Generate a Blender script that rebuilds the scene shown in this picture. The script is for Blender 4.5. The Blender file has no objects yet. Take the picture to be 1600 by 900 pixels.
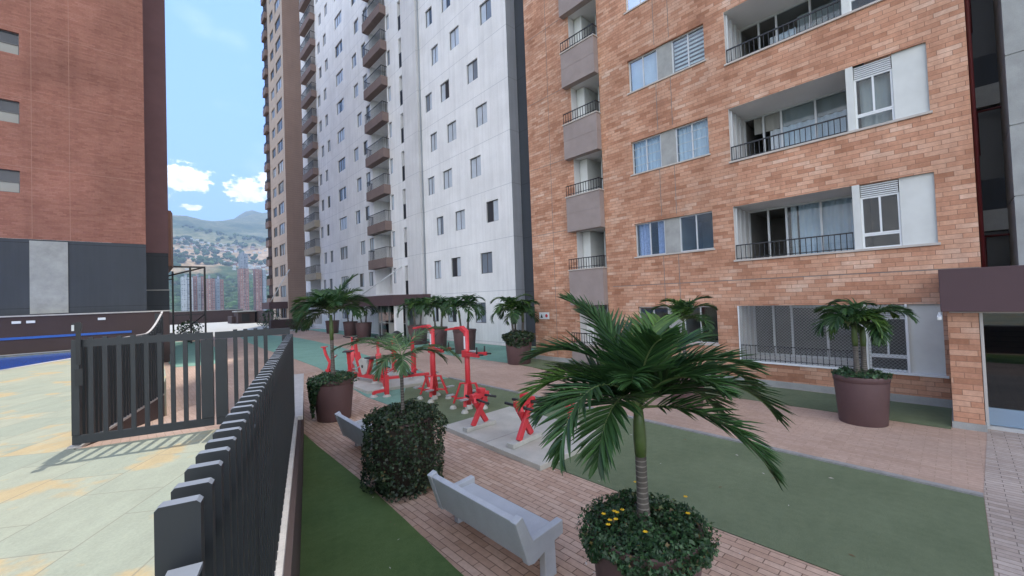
import bpy, math, random
from mathutils import Vector, Matrix
R = math.radians
random.seed(7)
scn = bpy.context.scene
COL = scn.collection

# ------------------------------------------------------------------ camera
EYE = 2.6
cam_d = bpy.data.cameras.new('camera'); cam = bpy.data.objects.new('camera', cam_d); COL.objects.link(cam)
F = 637.3; cam_d.sensor_width = 36; cam_d.lens = F / 1600 * 36; cam_d.clip_start = 0.05; cam_d.clip_end = 30000
yaw, pitch, roll = R(42.624), R(1.400), R(2.0855)
fwd = Vector((math.sin(yaw)*math.cos(pitch), math.cos(yaw)*math.cos(pitch), math.sin(pitch)))
rt = Vector((math.cos(yaw), -math.sin(yaw), 0)); dn = fwd.cross(rt)
rgt = math.cos(roll)*rt + math.sin(roll)*dn; dwn = -math.sin(roll)*rt + math.cos(roll)*dn
m3 = Matrix((rgt, -dwn, -fwd)).transposed()
cam.matrix_world = Matrix.Translation((0, 0, EYE)) @ m3.to_4x4()
scn.camera = cam

# ------------------------------------------------------------------ light
SUN_AZ, SUN_EL = R(22), R(66)
w = bpy.data.worlds.new('World'); scn.world = w; w.use_nodes = True
nt = w.node_tree; nt.nodes.clear()
def N(nt, t, **k):
    n = nt.nodes.new(t)
    for a, b in k.items(): setattr(n, a, b)
    return n
def L(nt, a, b): nt.links.new(a, b)
def MA(nt, op, *ins, clamp=False):
    n = nt.nodes.new('ShaderNodeMath'); n.operation = op; n.use_clamp = clamp
    for i, v in enumerate(ins):
        if hasattr(v, 'links'): nt.links.new(v, n.inputs[i])
        else: n.inputs[i].default_value = v
    return n.outputs[0]
def MIX(nt, fac, a, b, mode='MIX'):
    n = nt.nodes.new('ShaderNodeMix'); n.data_type = 'RGBA'; n.blend_type = mode
    for i, v in ((0, fac), (6, a), (7, b)):
        if hasattr(v, 'links'): nt.links.new(v, n.inputs[i])
        elif i == 0: n.inputs[0].default_value = v
        else: n.inputs[i].default_value = (*v, 1) if len(v) == 3 else v
    return n.outputs[2]
def RAMP(nt, fac, stops, mode='LINEAR'):
    n = nt.nodes.new('ShaderNodeValToRGB'); n.color_ramp.interpolation = mode
    el = n.color_ramp.elements
    while len(el) > 1: el.remove(el[-1])
    for i, (p, c) in enumerate(stops):
        e = el[0] if i == 0 else el.new(p)
        e.position = p; e.color = (*c, 1) if not isinstance(c, (int, float)) else (c, c, c, 1)
    nt.links.new(fac, n.inputs[0]); return n.outputs[0]
def NOISE(nt, vec, scale, detail=4, rough=.55):
    n = nt.nodes.new('ShaderNodeTexNoise'); n.inputs['Scale'].default_value = scale
    n.inputs['Detail'].default_value = detail; n.inputs['Roughness'].default_value = rough
    if vec is not None: nt.links.new(vec, n.inputs['Vector'])
    return n.outputs['Fac']

sky = N(nt, 'ShaderNodeTexSky', sky_type='NISHITA', sun_disc=False, sun_elevation=SUN_EL, sun_rotation=SUN_AZ,
        altitude=1500, air_density=1.0, dust_density=0.4, ozone_density=1.6)
tc = N(nt, 'ShaderNodeTexCoord'); sp = N(nt, 'ShaderNodeSeparateXYZ'); L(nt, tc.outputs['Generated'], sp.inputs[0])
sx, sy, sz = sp.outputs
az = MA(nt, 'MULTIPLY', MA(nt, 'ARCTAN2', sx, sy), 57.2958); el = MA(nt, 'MULTIPLY', MA(nt, 'ARCSINE', sz), 57.2958)
cmb = N(nt, 'ShaderNodeCombineXYZ'); L(nt, az, cmb.inputs[0]); L(nt, el, cmb.inputs[1])
mp = N(nt, 'ShaderNodeVectorMath', operation='MULTIPLY'); L(nt, cmb.outputs[0], mp.inputs[0]); mp.inputs[1].default_value = (1, 1.6, 1)
n1 = NOISE(nt, mp.outputs[0], .75, 4, .62)
def cloud(a0, e0, ra, re):
    dx = MA(nt, 'DIVIDE', MA(nt, 'SUBTRACT', az, a0), ra); dy = MA(nt, 'DIVIDE', MA(nt, 'SUBTRACT', el, e0), re)
    # flatter underside
    dy = MA(nt, 'MULTIPLY', dy, MA(nt, 'ADD', 1.0, MA(nt, 'MULTIPLY', MA(nt, 'LESS_THAN', dy, 0.0), .5)))
    d = MA(nt, 'SQRT', MA(nt, 'ADD', MA(nt, 'MULTIPLY', dx, dx), MA(nt, 'MULTIPLY', dy, dy)))
    return MA(nt, 'SUBTRACT', 1.0, d)
spots = [(4.0, 14.0, 3.2, 2.2), (9.9, 13.4, 3.2, 2.2), (13, 14.6, 3, 2.2), (.8, 12.2, 2.2, 2.0), (4.6, 11.2, 1.4, .5), (-14, 15, 6, 2.5), (-40, 18, 8, 3)]
mx = None
for s_ in spots:
    c = cloud(*s_); mx = c if mx is None else MA(nt, 'MAXIMUM', mx, c)
dens = MA(nt, 'ADD', mx, MA(nt, 'MULTIPLY', MA(nt, 'SUBTRACT', n1, .5), 1.6))
mask = RAMP(nt, dens, [(.18, 0), (.36, 1)])
n2 = NOISE(nt, mp.outputs[0], .12, 2, .6)
wisp = RAMP(nt, n2, [(.56, 0), (.8, .12)])
mask = MA(nt, 'MAXIMUM', mask, wisp)
# bright unseen cloud added behind the viewer as neutral fill light
back = MA(nt, 'ADD', MA(nt, 'MULTIPLY', sx, -.68), MA(nt, 'MULTIPLY', sy, -.73))
cover = MA(nt, 'MULTIPLY', RAMP(nt, back, [(.12, 0), (.5, 1)]), RAMP(nt, NOISE(nt, tc.outputs['Generated'], 2.6, 3), [(.36, 0), (.52, 1)]))
mask = MA(nt, 'MAXIMUM', mask, cover)
ccol = RAMP(nt, n1, [(.35, (5.6, 5.7, 5.9)), (.6, (8.6, 8.4, 8.2))])
clear = MIX(nt, 1, sky.outputs[0], RAMP(nt, sz, [(0, (.50, .66, .90)), (.55, (.62, .78, 1.0)), (.9, (.9, .95, 1))]), 'MULTIPLY')
skc = MIX(nt, mask, clear, ccol)
bg = N(nt, 'ShaderNodeBackground'); L(nt, skc, bg.inputs[0]); bg.inputs[1].default_value = .15
w.cycles.sampling_method = 'MANUAL'; w.cycles.sample_map_resolution = 256
wo = N(nt, 'ShaderNodeOutputWorld'); L(nt, bg.outputs[0], wo.inputs[0])

sd = bpy.data.lights.new('sun', 'SUN'); sd.energy = 2.0; sd.angle = R(.5); sd.color = (1, .95, .87)
so = bpy.data.objects.new('sun', sd); COL.objects.link(so); so.location = (0, 0, 150)
sdir = Vector((math.sin(SUN_AZ)*math.cos(SUN_EL), math.cos(SUN_AZ)*math.cos(SUN_EL), math.sin(SUN_EL)))
so.rotation_euler = sdir.to_track_quat('Z', 'Y').to_euler()
scn.view_settings.view_transform = 'Standard'; scn.view_settings.look = 'None'; scn.view_settings.gamma = 1
scn.view_settings.exposure = 1.38
scn.cycles.volume_bounces = 0; scn.cycles.max_bounces = 5; scn.cycles.diffuse_bounces = 3; scn.cycles.glossy_bounces = 3; scn.cycles.transparent_max_bounces = 10

# ------------------------------------------------------------------ materials
def newmat(name):
    m = bpy.data.materials.new(name); m.use_nodes = True; t = m.node_tree
    b = t.nodes['Principled BSDF']; return m, t, b
def pos(t): return t.nodes.new('ShaderNodeNewGeometry').outputs['Position']
def objc(t): return t.nodes.new('ShaderNodeTexCoord').outputs['Object']
def BUMP(t, b, h, s=.3, d=.01):
    n = t.nodes.new('ShaderNodeBump'); n.inputs['Strength'].default_value = s; n.inputs['Distance'].default_value = d
    t.links.new(h, n.inputs['Height']); t.links.new(n.outputs[0], b.inputs['Normal'])
def plain(name, col, rough=.6, var=.15, scale=3, metal=0, spec=.5, grain=0, gscale=150, world=True, bump=0):
    m, t, b = newmat(name); v = pos(t) if world else objc(t)
    n = NOISE(t, v, scale, 3, .65); f = RAMP(t, n, [(.25, 1-var), (.75, 1+var)])
    c = MIX(t, 1, col, f, 'MULTIPLY')
    if grain:
        g = RAMP(t, NOISE(t, v, gscale, 2, .7), [(.3, 1-grain), (.7, 1+grain)]); c = MIX(t, 1, c, g, 'MULTIPLY')
    t.links.new(c, b.inputs['Base Color']); b.inputs['Roughness'].default_value = rough; b.inputs['Metallic'].default_value = metal
    b.inputs['Specular IOR Level'].default_value = spec
    if bump: BUMP(t, b, NOISE(t, v, gscale, 3, .6), bump, .01)
    return m
def brick(name, cols, mortar, bw, bh, gap, uax, vax, bump=.6, stain=.2, rnd=.37, rough=.8, soft=1.0):
    m, t, b = newmat(name); v = pos(t); s = t.nodes.new('ShaderNodeSeparateXYZ'); t.links.new(v, s.inputs[0])
    X, Y, Z = s.outputs
    def ax(a): return {'x': X, 'y': Y, 'z': Z, 'xy': None}[a] if a != 'xy' else MA(t, 'ADD', X, Y)
    u, vv = ax(uax), ax(vax)
    r = MA(t, 'DIVIDE', vv, bh); row = MA(t, 'FLOOR', r); fr = MA(t, 'FRACT', r)
    uo = MA(t, 'ADD', MA(t, 'DIVIDE', u, bw), MA(t, 'MULTIPLY', row, rnd)); col = MA(t, 'FLOOR', uo); fu = MA(t, 'FRACT', uo)
    cb = t.nodes.new('ShaderNodeCombineXYZ'); t.links.new(col, cb.inputs[0]); t.links.new(row, cb.inputs[1])
    wn = t.nodes.new('ShaderNodeTexWhiteNoise'); wn.noise_dimensions = '2D'; t.links.new(cb.outputs[0], wn.inputs['Vector'])
    # neighbouring bricks drift together a little: clumps of one batch
    big = NOISE(t, v, .9, 3, .6)
    fac = MA(t, 'ADD', MA(t, 'MULTIPLY', wn.outputs['Value'], .72), MA(t, 'MULTIPLY', MA(t, 'SUBTRACT', big, .36), .95), clamp=True)
    k = len(cols); c = RAMP(t, fac, [(i/(k-1), cc) for i, cc in enumerate(cols)])
    f2 = RAMP(t, NOISE(t, v, 14, 5, .7), [(.3, .86), (.7, 1.12)]); c = MIX(t, 1, c, f2, 'MULTIPLY')
    st = RAMP(t, NOISE(t, v, .35, 5, .6), [(.3, 1-stain), (.7, 1+stain*.5)]); c = MIX(t, 1, c, st, 'MULTIPLY')
    gv = MA(t, 'MULTIPLY', MA(t, 'ABSOLUTE', MA(t, 'SUBTRACT', fr, .5)), 2.0); gu = MA(t, 'MULTIPLY', MA(t, 'ABSOLUTE', MA(t, 'SUBTRACT', fu, .5)), 2.0)
    jit = MA(t, 'MULTIPLY', MA(t, 'SUBTRACT', NOISE(t, v, 25, 2), .5), .06)
    mv = MA(t, 'GREATER_THAN', MA(t, 'ADD', gv, jit), 1-2*gap/bh); mu = MA(t, 'GREATER_THAN', gu, 1-2*gap/bw)
    mk = MA(t, 'MAXIMUM', mv, mu)
    c = MIX(t, MA(t, 'MULTIPLY', mk, soft), c, mortar)
    if vax == 'z':
        sc = t.nodes.new('ShaderNodeVectorMath'); sc.operation = 'MULTIPLY'; t.links.new(v, sc.inputs[0]); sc.inputs[1].default_value = (2.2, 2.2, .16)
        c = MIX(t, 1, c, RAMP(t, NOISE(t, sc.outputs[0], 1.3, 4, .65), [(.36, .90), (.55, 1.0)]), 'MULTIPLY')
    t.links.new(c, b.inputs['Base Color']); b.inputs['Roughness'].default_value = rough; b.inputs['Specular IOR Level'].default_value = .3
    h = MA(t, 'ADD', MA(t, 'ADD', MA(t, 'SUBTRACT', 1.0, mk), MA(t, 'MULTIPLY', NOISE(t, v, 60, 2), .5)), MA(t, 'MULTIPLY', wn.outputs['Value'], .5))
    BUMP(t, b, h, bump, .008); return m
def jointed(name, col, joint, us, vs, uax, vax, wd=.012, var=.08, rough=.75, streak=.12, off=0):
    """rendered wall with thin shadow-gap joints every us, vs metres"""
    m, t, b = newmat(name); v = pos(t); s = t.nodes.new('ShaderNodeSeparateXYZ'); t.links.new(v, s.inputs[0])
    D = dict(zip('xyz', s.outputs)); mk = None
    for a, st_, o in ((uax, us, 0), (vax, vs, off)):
        if not st_: continue
        fr = MA(t, 'FRACT', MA(t, 'DIVIDE', MA(t, 'SUBTRACT', D[a], o), st_)); q = MA(t, 'LESS_THAN', fr, 2*wd/st_)
        mk = q if mk is None else MA(t, 'MAXIMUM', mk, q)
    n = RAMP(t, NOISE(t, v, .6, 6, .6), [(.3, 1-var), (.7, 1+var)])
    sc = t.nodes.new('ShaderNodeVectorMath'); sc.operation = 'MULTIPLY'; t.links.new(v, sc.inputs[0]); sc.inputs[1].default_value = (3, 3, .12)
    n3 = RAMP(t, NOISE(t, sc.outputs[0], 1.2, 5, .7), [(.35, 1-streak), (.6, 1.0)])
    c = MIX(t, 1, MIX(t, 1, col, n, 'MULTIPLY'), n3, 'MULTIPLY'); c = MIX(t, mk, c, joint) if mk is not None else c
    t.links.new(c, b.inputs['Base Color']); b.inputs['Roughness'].default_value = rough; b.inputs['Specular IOR Level'].default_value = .3
    BUMP(t, b, NOISE(t, v, 40, 3), .12, .01); return m
def leafmat(name, a, b_, tr=.25, rough=.45):
    m, t, b = newmat(name); g = t.nodes.new('ShaderNodeNewGeometry')
    c = RAMP(t, g.outputs['Random Per Island'], [(0, a), (.75, b_), (.975, tuple(min(1, x*1.6) for x in b_)), (.985, (.17, .13, .05)), (1, (.12, .08, .035))])
    t.links.new(c, b.inputs['Base Color']); b.inputs['Roughness'].default_value = rough
    tl = t.nodes.new('ShaderNodeBsdfTranslucent'); t.links.new(c, tl.inputs[0])
    ms = t.nodes.new('ShaderNodeMixShader'); ms.inputs[0].default_value = tr
    t.links.new(b.outputs[0], ms.inputs[1]); t.links.new(tl.outputs[0], ms.inputs[2])
    t.links.new(ms.outputs[0], t.nodes['Material Output'].inputs[0]); return m
def thinglass(name, tint=(.75, .85, .9), rough=.02, boost=1.0):
    m, t, b = newmat(name); t.nodes.remove(b)
    tr = t.nodes.new('ShaderNodeBsdfTransparent'); tr.inputs[0].default_value = (*tint, 1)
    gl = t.nodes.new('ShaderNodeBsdfGlossy'); gl.inputs['Roughness'].default_value = rough
    fr = t.nodes.new('ShaderNodeFresnel'); fr.inputs[0].default_value = 1.5
    ms = t.nodes.new('ShaderNodeMixShader'); t.links.new(MA(t, 'MULTIPLY', fr.outputs[0], boost, clamp=True), ms.inputs[0])
    t.links.new(tr.outputs[0], ms.inputs[1]); t.links.new(gl.outputs[0], ms.inputs[2]); t.links.new(ms.outputs[0], t.nodes['Material Output'].inputs[0]); return m

M = {}
SAL = [(.37, .17, .10), (.48, .24, .15), (.56, .295, .19), (.60, .34, .225), (.64, .39, .275), (.72, .51, .39)]
M['brick'] = brick('salmon_brick', SAL, (.30, .165, .11), .36, .0995, .0045, 'xy', 'z')
ORG = [(.27, .115, .085), (.32, .14, .105), (.35, .16, .12), (.38, .18, .14)]
M['obrick'] = brick('orange_brick', ORG, (.27, .12, .08), .30, .075, .005, 'xy', 'z', stain=.25, soft=.7)
M['pavers'] = brick('clay_pavers', [(.37, .24, .175), (.46, .31, .235), (.51, .36, .28), (.56, .41, .325)], (.17, .11, .08), .30, .085, .0045, 'y', 'x', rnd=.5, stain=.18)
M['walk'] = brick('worn_walk_pavers', [(.42, .29, .225), (.46, .325, .26), (.49, .355, .285)], (.33, .235, .18), .30, .085, .004, 'y', 'x', rnd=.5, stain=.22, bump=.2)
M['gpave'] = brick('grey_pavers', [(.33, .265, .23), (.42, .35, .31), (.47, .40, .36), (.37, .30, .26)], (.16, .13, .115), .30, .085, .004, 'y', 'x', rnd=.5, stain=.3, bump=.2)
M['white'] = jointed('white_render', (.84, .845, .85), (.50, .52, .55), 0, 2.87, 'y', 'z', wd=.012, streak=.1, off=.15)
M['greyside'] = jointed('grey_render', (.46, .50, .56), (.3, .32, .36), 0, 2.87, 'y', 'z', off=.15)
M['pilaster'] = jointed('pilaster_render', (.70, .70, .705), (.42, .44, .46), 0, 2.87, 'y', 'z', off=.15)
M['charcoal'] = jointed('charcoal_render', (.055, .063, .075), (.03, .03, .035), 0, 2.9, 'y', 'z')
M['cream'] = jointed('cream_render', (.50, .41, .34), (.32, .26, .21), 0, 2.9, 'y', 'z', streak=.08)
M['brownwall'] = jointed('brown_brick_render', (.30, .205, .165), (.2, .13, .1), 0, .3, 'y', 'z', wd=.01, streak=.06)
M['balc'] = jointed('taupe_balcony_render', (.30, .245, .225), (.13, .10, .09), 0, 0, 'y', 'z', streak=.18) if False else plain('taupe_balcony_render', (.30, .25, .235), .85, .12, 1.5, grain=.05)
M['balcbrown'] = plain('brown_balcony_render', (.20, .145, .13), .85, .15, 1.2)
M['balctan'] = plain('tan_balcony_render', (.33, .29, .23), .85, .1, 1.2)
M['conc'] = plain('weathered_concrete', (.33, .34, .33), .85, .18, 2.5, grain=.08, gscale=60, bump=.2)
M['slab'] = plain('pale_concrete_slab', (.42, .41, .37), .85, .16, 1.8, grain=.07, gscale=80, bump=.2)
M['bench'] = plain('light_grey_terrazzo', (.44, .465, .50), .6, .08, 4, grain=.16, gscale=220, world=False, bump=.1)
M['stonetrim'] = plain('pale_stone_trim', (.50, .46, .42), .8, .1, 3)
M['coping'] = plain('pale_coping', (.46, .44, .42), .7, .14, 6, grain=.1, gscale=60)
M['whitepaint'] = plain('white_paint', (.72, .75, .77), .6, .05, 2)
M['dirtywhite'] = plain('weathered_white_panel', (.62, .64, .62), .7, .1, 1.6, grain=.03)
M['kerb'] = plain('grey_kerb', (.27, .265, .26), .8, .2, 5, grain=.1, gscale=50)
M['fence'] = plain('charcoal_painted_steel', (.020, .024, .029), .5, .12, 4, spec=.5)
M['fincap'] = plain('sunlit_fin_cap', (.17, .19, .22), .5, .1, 8)  # weathered cap grey, lightened so the fin tops look sunlit
M['black'] = plain('black_metal', (.014, .015, .018), .4, .1, 4)
M['browncan'] = plain('dark_brown_cladding', (.075, .042, .047), .7, .1, .8, grain=.12, gscale=90)
M['brownpool'] = plain('dark_brown_plaster', (.055, .035, .035), .8, .1, 1)
M['redm'] = plain('coral_red_paint', (.56, .038, .05), .42, .10, 8, world=False)
M['redpipe'] = plain('dark_red_pipe', (.09, .012, .014), .5, .1, 8)
M['grip'] = plain('black_rubber', (.02, .02, .022), .6, .1, 8)
M['footplate'] = plain('brushed_footplate', (.38, .40, .42), .4, .1, 10, metal=.4)
M['pad'] = plain('grey_cement_pad', (.42, .42, .39), .9, .15, 6, grain=.08, gscale=80)
M['pot'] = plain('brown_plastic_pot', (.105, .060, .062), .55, .12, 2, world=False, grain=.06, gscale=60)
M['soil'] = plain('dark_soil', (.03, .022, .016), .95, .3, 20)
M['alu'] = plain('aluminium_frame', (.55, .57, .58), .4, .04, 5, metal=.3)
M['bronze'] = plain('dark_window_frame', (.11, .11, .115), .5, .1, 5)
M['roomdark'] = plain('dim_interior', (.20, .19, .175), .9, .2, 1)
M['ceil'] = plain('loggia_ceiling', (.62, .61, .60), .9, .06, 1)
M['loggiawall'] = plain('loggia_wall', (.62, .61, .60), .9, .06, 1)
M['curt'] = plain('pale_curtain', (.60, .66, .72), .9, .06, 2)
M['curtb'] = plain('blue_patterned_curtain', (.38, .42, .62), .9, .25, 18)
M['blind'] = plain('grey_roller_blind', (.33, .33, .31), .8, .04, 1)
M['glass'] = thinglass('window_glass', boost=1.6)
M['doorglass'] = thinglass('entrance_glass', (.35, .42, .45), boost=2.2)
M['frost'] = plain('blue_grey_lower_panel', (.23, .32, .42), .35, .05, 1)
M['net'] = plain('white_security_net', (.42, .43, .44), .7, .05, 1)
M['bluetile'] = plain('pool_blue_tile', (.015, .10, .42), .3, .1, 4)
M['orange'] = plain('orange_facade', (.27, .14, .10), .8, .1, 1)
M['obrickjoint'] = plain('pale_joint', (.37, .21, .165), .9, .1, 1)
M['green'] = plain('blank', (.1, .2, .1))
def glasspane(name, col, rough=.06):
    m = plain(name, col, rough, .12, 1.3); return m
M['paneA'] = glasspane('pane_with_pale_curtain', (.52, .58, .66))
M['paneB'] = glasspane('pane_dark_room', (.045, .05, .06))
M['paneC'] = glasspane('pane_grey_blind', (.20, .235, .29))
M['turf'] = None
def turf(name, a, b_, sheen=0):
    m, t, b = newmat(name); v = pos(t)
    n = NOISE(t, v, 1.1, 6, .6); g = NOISE(t, v, 130, 3, .8); mid = NOISE(t, v, 9, 4, .6)
    f = MA(t, 'ADD', MA(t, 'MULTIPLY', n, .5), MA(t, 'ADD', MA(t, 'MULTIPLY', g, .55), MA(t, 'MULTIPLY', MA(t, 'SUBTRACT', mid, .5), .25)))
    c = RAMP(t, f, [(.32, a), (.72, b_)]); t.links.new(c, b.inputs['Base Color']); b.inputs['Roughness'].default_value = .95
    b.inputs['Specular IOR Level'].default_value = .15; BUMP(t, b, g, .7, .02); return m
M['turf'] = turf('dark_green_artificial_turf', (.115, .145, .085), (.195, .235, .145))
M['turf2'] = turf('bright_green_artificial_turf', (.065, .115, .038), (.145, .215, .080))
M['teal'] = turf('faded_teal_turf', (.16, .30, .24), (.25, .42, .35))
M['frond'] = leafmat('palm_leaflet', (.016, .050, .018), (.045, .110, .030), .28)
M['frondl'] = leafmat('pale_palm_leaflet', (.035, .085, .030), (.085, .16, .06), .28)
M['frondy'] = leafmat('lit_palm_leaflet', (.035, .09, .022), (.10, .19, .035), .3)
M['cover'] = leafmat('ground_cover_leaf', (.010, .035, .016), (.035, .085, .032), .2)
M['cover2'] = leafmat('dark_bush_leaf', (.009, .022, .010), (.035, .065, .028), .2)
M['rachis'] = plain('palm_leaf_stalk', (.12, .17, .06), .5, .1, 8, world=False)
M['litterleaf'] = plain('dry_leaf', (.16, .10, .05), .9, .3, 9)
M['petal'] = plain('yellow_petal', (.75, .48, .02), .6, .05, 8)
def trunkmat():
    m, t, b = newmat('ringed_palm_trunk'); v = objc(t); s = t.nodes.new('ShaderNodeSeparateXYZ'); t.links.new(v, s.inputs[0])
    z = MA(t, 'ADD', s.outputs[2], MA(t, 'MULTIPLY', NOISE(t, v, 6), .02))
    fr = MA(t, 'FRACT', MA(t, 'MULTIPLY', z, 26.0)); rg = MA(t, 'LESS_THAN', fr, .22)
    c = MIX(t, rg, (.085, .075, .065), (.20, .185, .165)); c = MIX(t, 1, c, RAMP(t, NOISE(t, v, 20, 4), [(.3, .75), (.7, 1.2)]), 'MULTIPLY')
    t.links.new(c, b.inputs['Base Color']); b.inputs['Roughness'].default_value = .8; BUMP(t, b, rg, .5, .01); return m
M['trunk'] = trunkmat()
M['shaft'] = plain('green_crownshaft', (.075, .12, .035), .45, .25, 6, world=False)
def deckmat():
    m, t, b = newmat('pale_green_deck_stone'); v = pos(t)
    bt = t.nodes.new('ShaderNodeTexBrick'); mpn = t.nodes.new('ShaderNodeMapping'); mpn.inputs['Rotation'].default_value = (0, 0, R(-58)); t.links.new(v, mpn.inputs[0]); t.links.new(mpn.outputs[0], bt.inputs[0])
    bt.inputs['Scale'].default_value = 1; bt.inputs['Brick Width'].default_value = .95; bt.inputs['Row Height'].default_value = .62; bt.inputs['Mortar Size'].default_value = .006
    bt.inputs['Color1'].default_value = (0, 0, 0, 1); bt.inputs['Color2'].default_value = (1, 1, 1, 1); bt.inputs['Mortar'].default_value = (.5, .5, .5, 1)
    base = RAMP(t, bt.outputs['Color'], [(0, (.285, .315, .245)), (.6, (.32, .34, .26)), (1, (.34, .35, .265))])
    n = NOISE(t, v, 1.1, 6, .6); fq = MA(t, 'ADD', n, MA(t, 'MULTIPLY', bt.outputs['Color'], .11))
    yl = RAMP(t, fq, [(.60, 0), (.665, 1)]); base = MIX(t, MA(t, 'MULTIPLY', yl, .8), base, (.45, .335, .17))
    streak = t.nodes.new('ShaderNodeVectorMath'); streak.operation = 'MULTIPLY'; t.links.new(mpn.outputs[0], streak.inputs[0]); streak.inputs[1].default_value = (2, 4.5, 1)
    base = MIX(t, 1, base, RAMP(t, NOISE(t, v, 45, 3, .7), [(.3, .9), (.7, 1.07)]), 'MULTIPLY')
    base = MIX(t, 1, base, RAMP(t, NOISE(t, streak.outputs[0], 1.5, 5, .6), [(.3, .90), (.7, 1.06)]), 'MULTIPLY')
    base = MIX(t, MA(t, 'MULTIPLY', bt.outputs['Fac'], .7), base, (.20, .19, .145))
    t.links.new(base, b.inputs['Base Color']); b.inputs['Roughness'].default_value = .8; BUMP(t, b, NOISE(t, streak.outputs[0], 3, 5), .25, .01); return m
M['deck'] = deckmat()
def watermat():
    m, t, b = newmat('pool_water'); v = pos(t); b.inputs['Base Color'].default_value = (.010, .15, .68, 1); b.inputs['Roughness'].default_value = .12
    b.inputs['Specular IOR Level'].default_value = .2
    BUMP(t, b, NOISE(t, v, 3, 3), .15, .02); return m
M['water'] = watermat()

# ------------------------------------------------------------------ mesh helpers
class MB:
    def __init__(s): s.v = []; s.f = []; s.m = []; s.sm = []
    def poly(s, pts, mi=0, sm=False):
        n = len(s.v); s.v += [tuple(p) for p in pts]; s.f.append(tuple(range(n, n+len(pts)))); s.m.append(mi); s.sm.append(sm); return s
    def box(s, x0, x1, y0, y1, z0, z1, mi=0):
        if x0 > x1: x0, x1 = x1, x0
        if y0 > y1: y0, y1 = y1, y0
        n = len(s.v); s.v += [(x, y, z) for x in (x0, x1) for y in (y0, y1) for z in (z0, z1)]
        for f in ((0, 1, 3, 2), (4, 6, 7, 5), (0, 4, 5, 1), (2, 3, 7, 6), (0, 2, 6, 4), (1, 5, 7, 3)):
            s.f.append(tuple(n+i for i in f)); s.m.append(mi); s.sm.append(False)
        return s
    def beam(s, p0, p1, w, h, mi=0, up=(0, 0, 1), w1=None, h1=None):
        p0, p1 = Vector(p0), Vector(p1); d = (p1-p0).normalized(); u = Vector(up)
        if abs(d.dot(u)) > .98: u = Vector((1, 0, 0))
        a = d.cross(u).normalized(); b = a.cross(d).normalized(); w1 = w if w1 is None else w1; h1 = h if h1 is None else h1
        n = len(s.v)
        for p, ww, hh in ((p0, w, h), (p1, w1, h1)):
            for sx_, sy_ in ((-1, -1), (1, -1), (1, 1), (-1, 1)): s.v.append(tuple(p + a*sx_*ww/2 + b*sy_*hh/2))
        for f in ((0, 3, 2, 1), (4, 5, 6, 7), (0, 1, 5, 4), (1, 2, 6, 5), (2, 3, 7, 6), (3, 0, 4, 7)):
            s.f.append(tuple(n+i for i in f)); s.m.append(mi); s.sm.append(False)
        return s
    def tube(s, pts, r, n=8, mi=0, caps=True):
        pts = [Vector(p) for p in pts]; rs = r if isinstance(r, (list, tuple)) else [r]*len(pts); base = len(s.v)
        for i, p in enumerate(pts):
            d = (pts[min(i+1, len(pts)-1)] - pts[max(i-1, 0)]).normalized(); u = Vector((0, 0, 1)) if abs(d.z) < .9 else Vector((1, 0, 0))
            a = d.cross(u).normalized(); b = a.cross(d)
            for k in range(n):
                t = 2*math.pi*k/n; s.v.append(tuple(p + (a*math.cos(t)+b*math.sin(t))*rs[i]))
        for i in range(len(pts)-1):
            for k in range(n):
                a0 = base+i*n+k; a1 = base+i*n+(k+1) % n; s.f.append((a0, a1, a1+n, a0+n)); s.m.append(mi); s.sm.append(True)
        if caps:
            s.f.append(tuple(base+k for k in range(n))[::-1]); s.m.append(mi); s.sm.append(False)
            e = base+(len(pts)-1)*n; s.f.append(tuple(e+k for k in range(n))); s.m.append(mi); s.sm.append(False)
        return s
    def lathe(s, prof, c=(0, 0), n=32, mi=0):
        base = len(s.v)
        for r, z in prof:
            for k in range(n): t = 2*math.pi*k/n; s.v.append((c[0]+r*math.cos(t), c[1]+r*math.sin(t), z))
        for i in range(len(prof)-1):
            for k in range(n):
                a0 = base+i*n+k; a1 = base+i*n+(k+1) % n; s.f.append((a0, a1, a1+n, a0+n)); s.m.append(mi); s.sm.append(True)
        return s
    def prism(s, poly, axis, a0, a1, mi=0):
        """extrude 2D poly; axis 'y': poly in (x,z)"""
        def P(u, v, a): return (u, a, v) if axis == 'y' else ((a, u, v) if axis == 'x' else (u, v, a))
        n = len(poly); b = len(s.v)
        for a in (a0, a1): s.v += [P(u, v, a) for u, v in poly]
        s.f.append(tuple(range(b, b+n))); s.f.append(tuple(range(b+n, b+2*n))[::-1]); s.m += [mi, mi]; s.sm += [False, False]
        for i in range(n):
            j = (i+1) % n; s.f.append((b+i, b+n+i, b+n+j, b+j)); s.m.append(mi); s.sm.append(False)
        return s
    def xf(s, mat, start=0):
        for i in range(start, len(s.v)): s.v[i] = tuple(mat @ Vector(s.v[i]))
        return s
    def build(s, name, mats, parent=None, bevel=0, autofix=True):
        me = bpy.data.meshes.new(name); me.from_pydata(s.v, [], s.f)
        if not isinstance(mats, (list, tuple)): mats = [mats]
        for mm in mats: me.materials.append(M[mm] if isinstance(mm, str) else mm)
        me.polygons.foreach_set('material_index', s.m); me.polygons.foreach_set('use_smooth', s.sm)
        if autofix:
            import bmesh
            bm = bmesh.new(); bm.from_mesh(me); bmesh.ops.recalc_face_normals(bm, faces=bm.faces); bm.to_mesh(me); bm.free()
        me.update()
        o = bpy.data.objects.new(name, me); COL.objects.link(o)
        if parent: attach(o, parent)
        if bevel:
            md = o.modifiers.new('bevel', 'BEVEL'); md.width = bevel; md.segments = 2; md.limit_method = 'ANGLE'
        return o
WM = {}
def attach(o, p):
    o.parent = p
    if p.name in WM and WM[p.name][1]: o.matrix_parent_inverse = WM[p.name][0].inverted()
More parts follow.
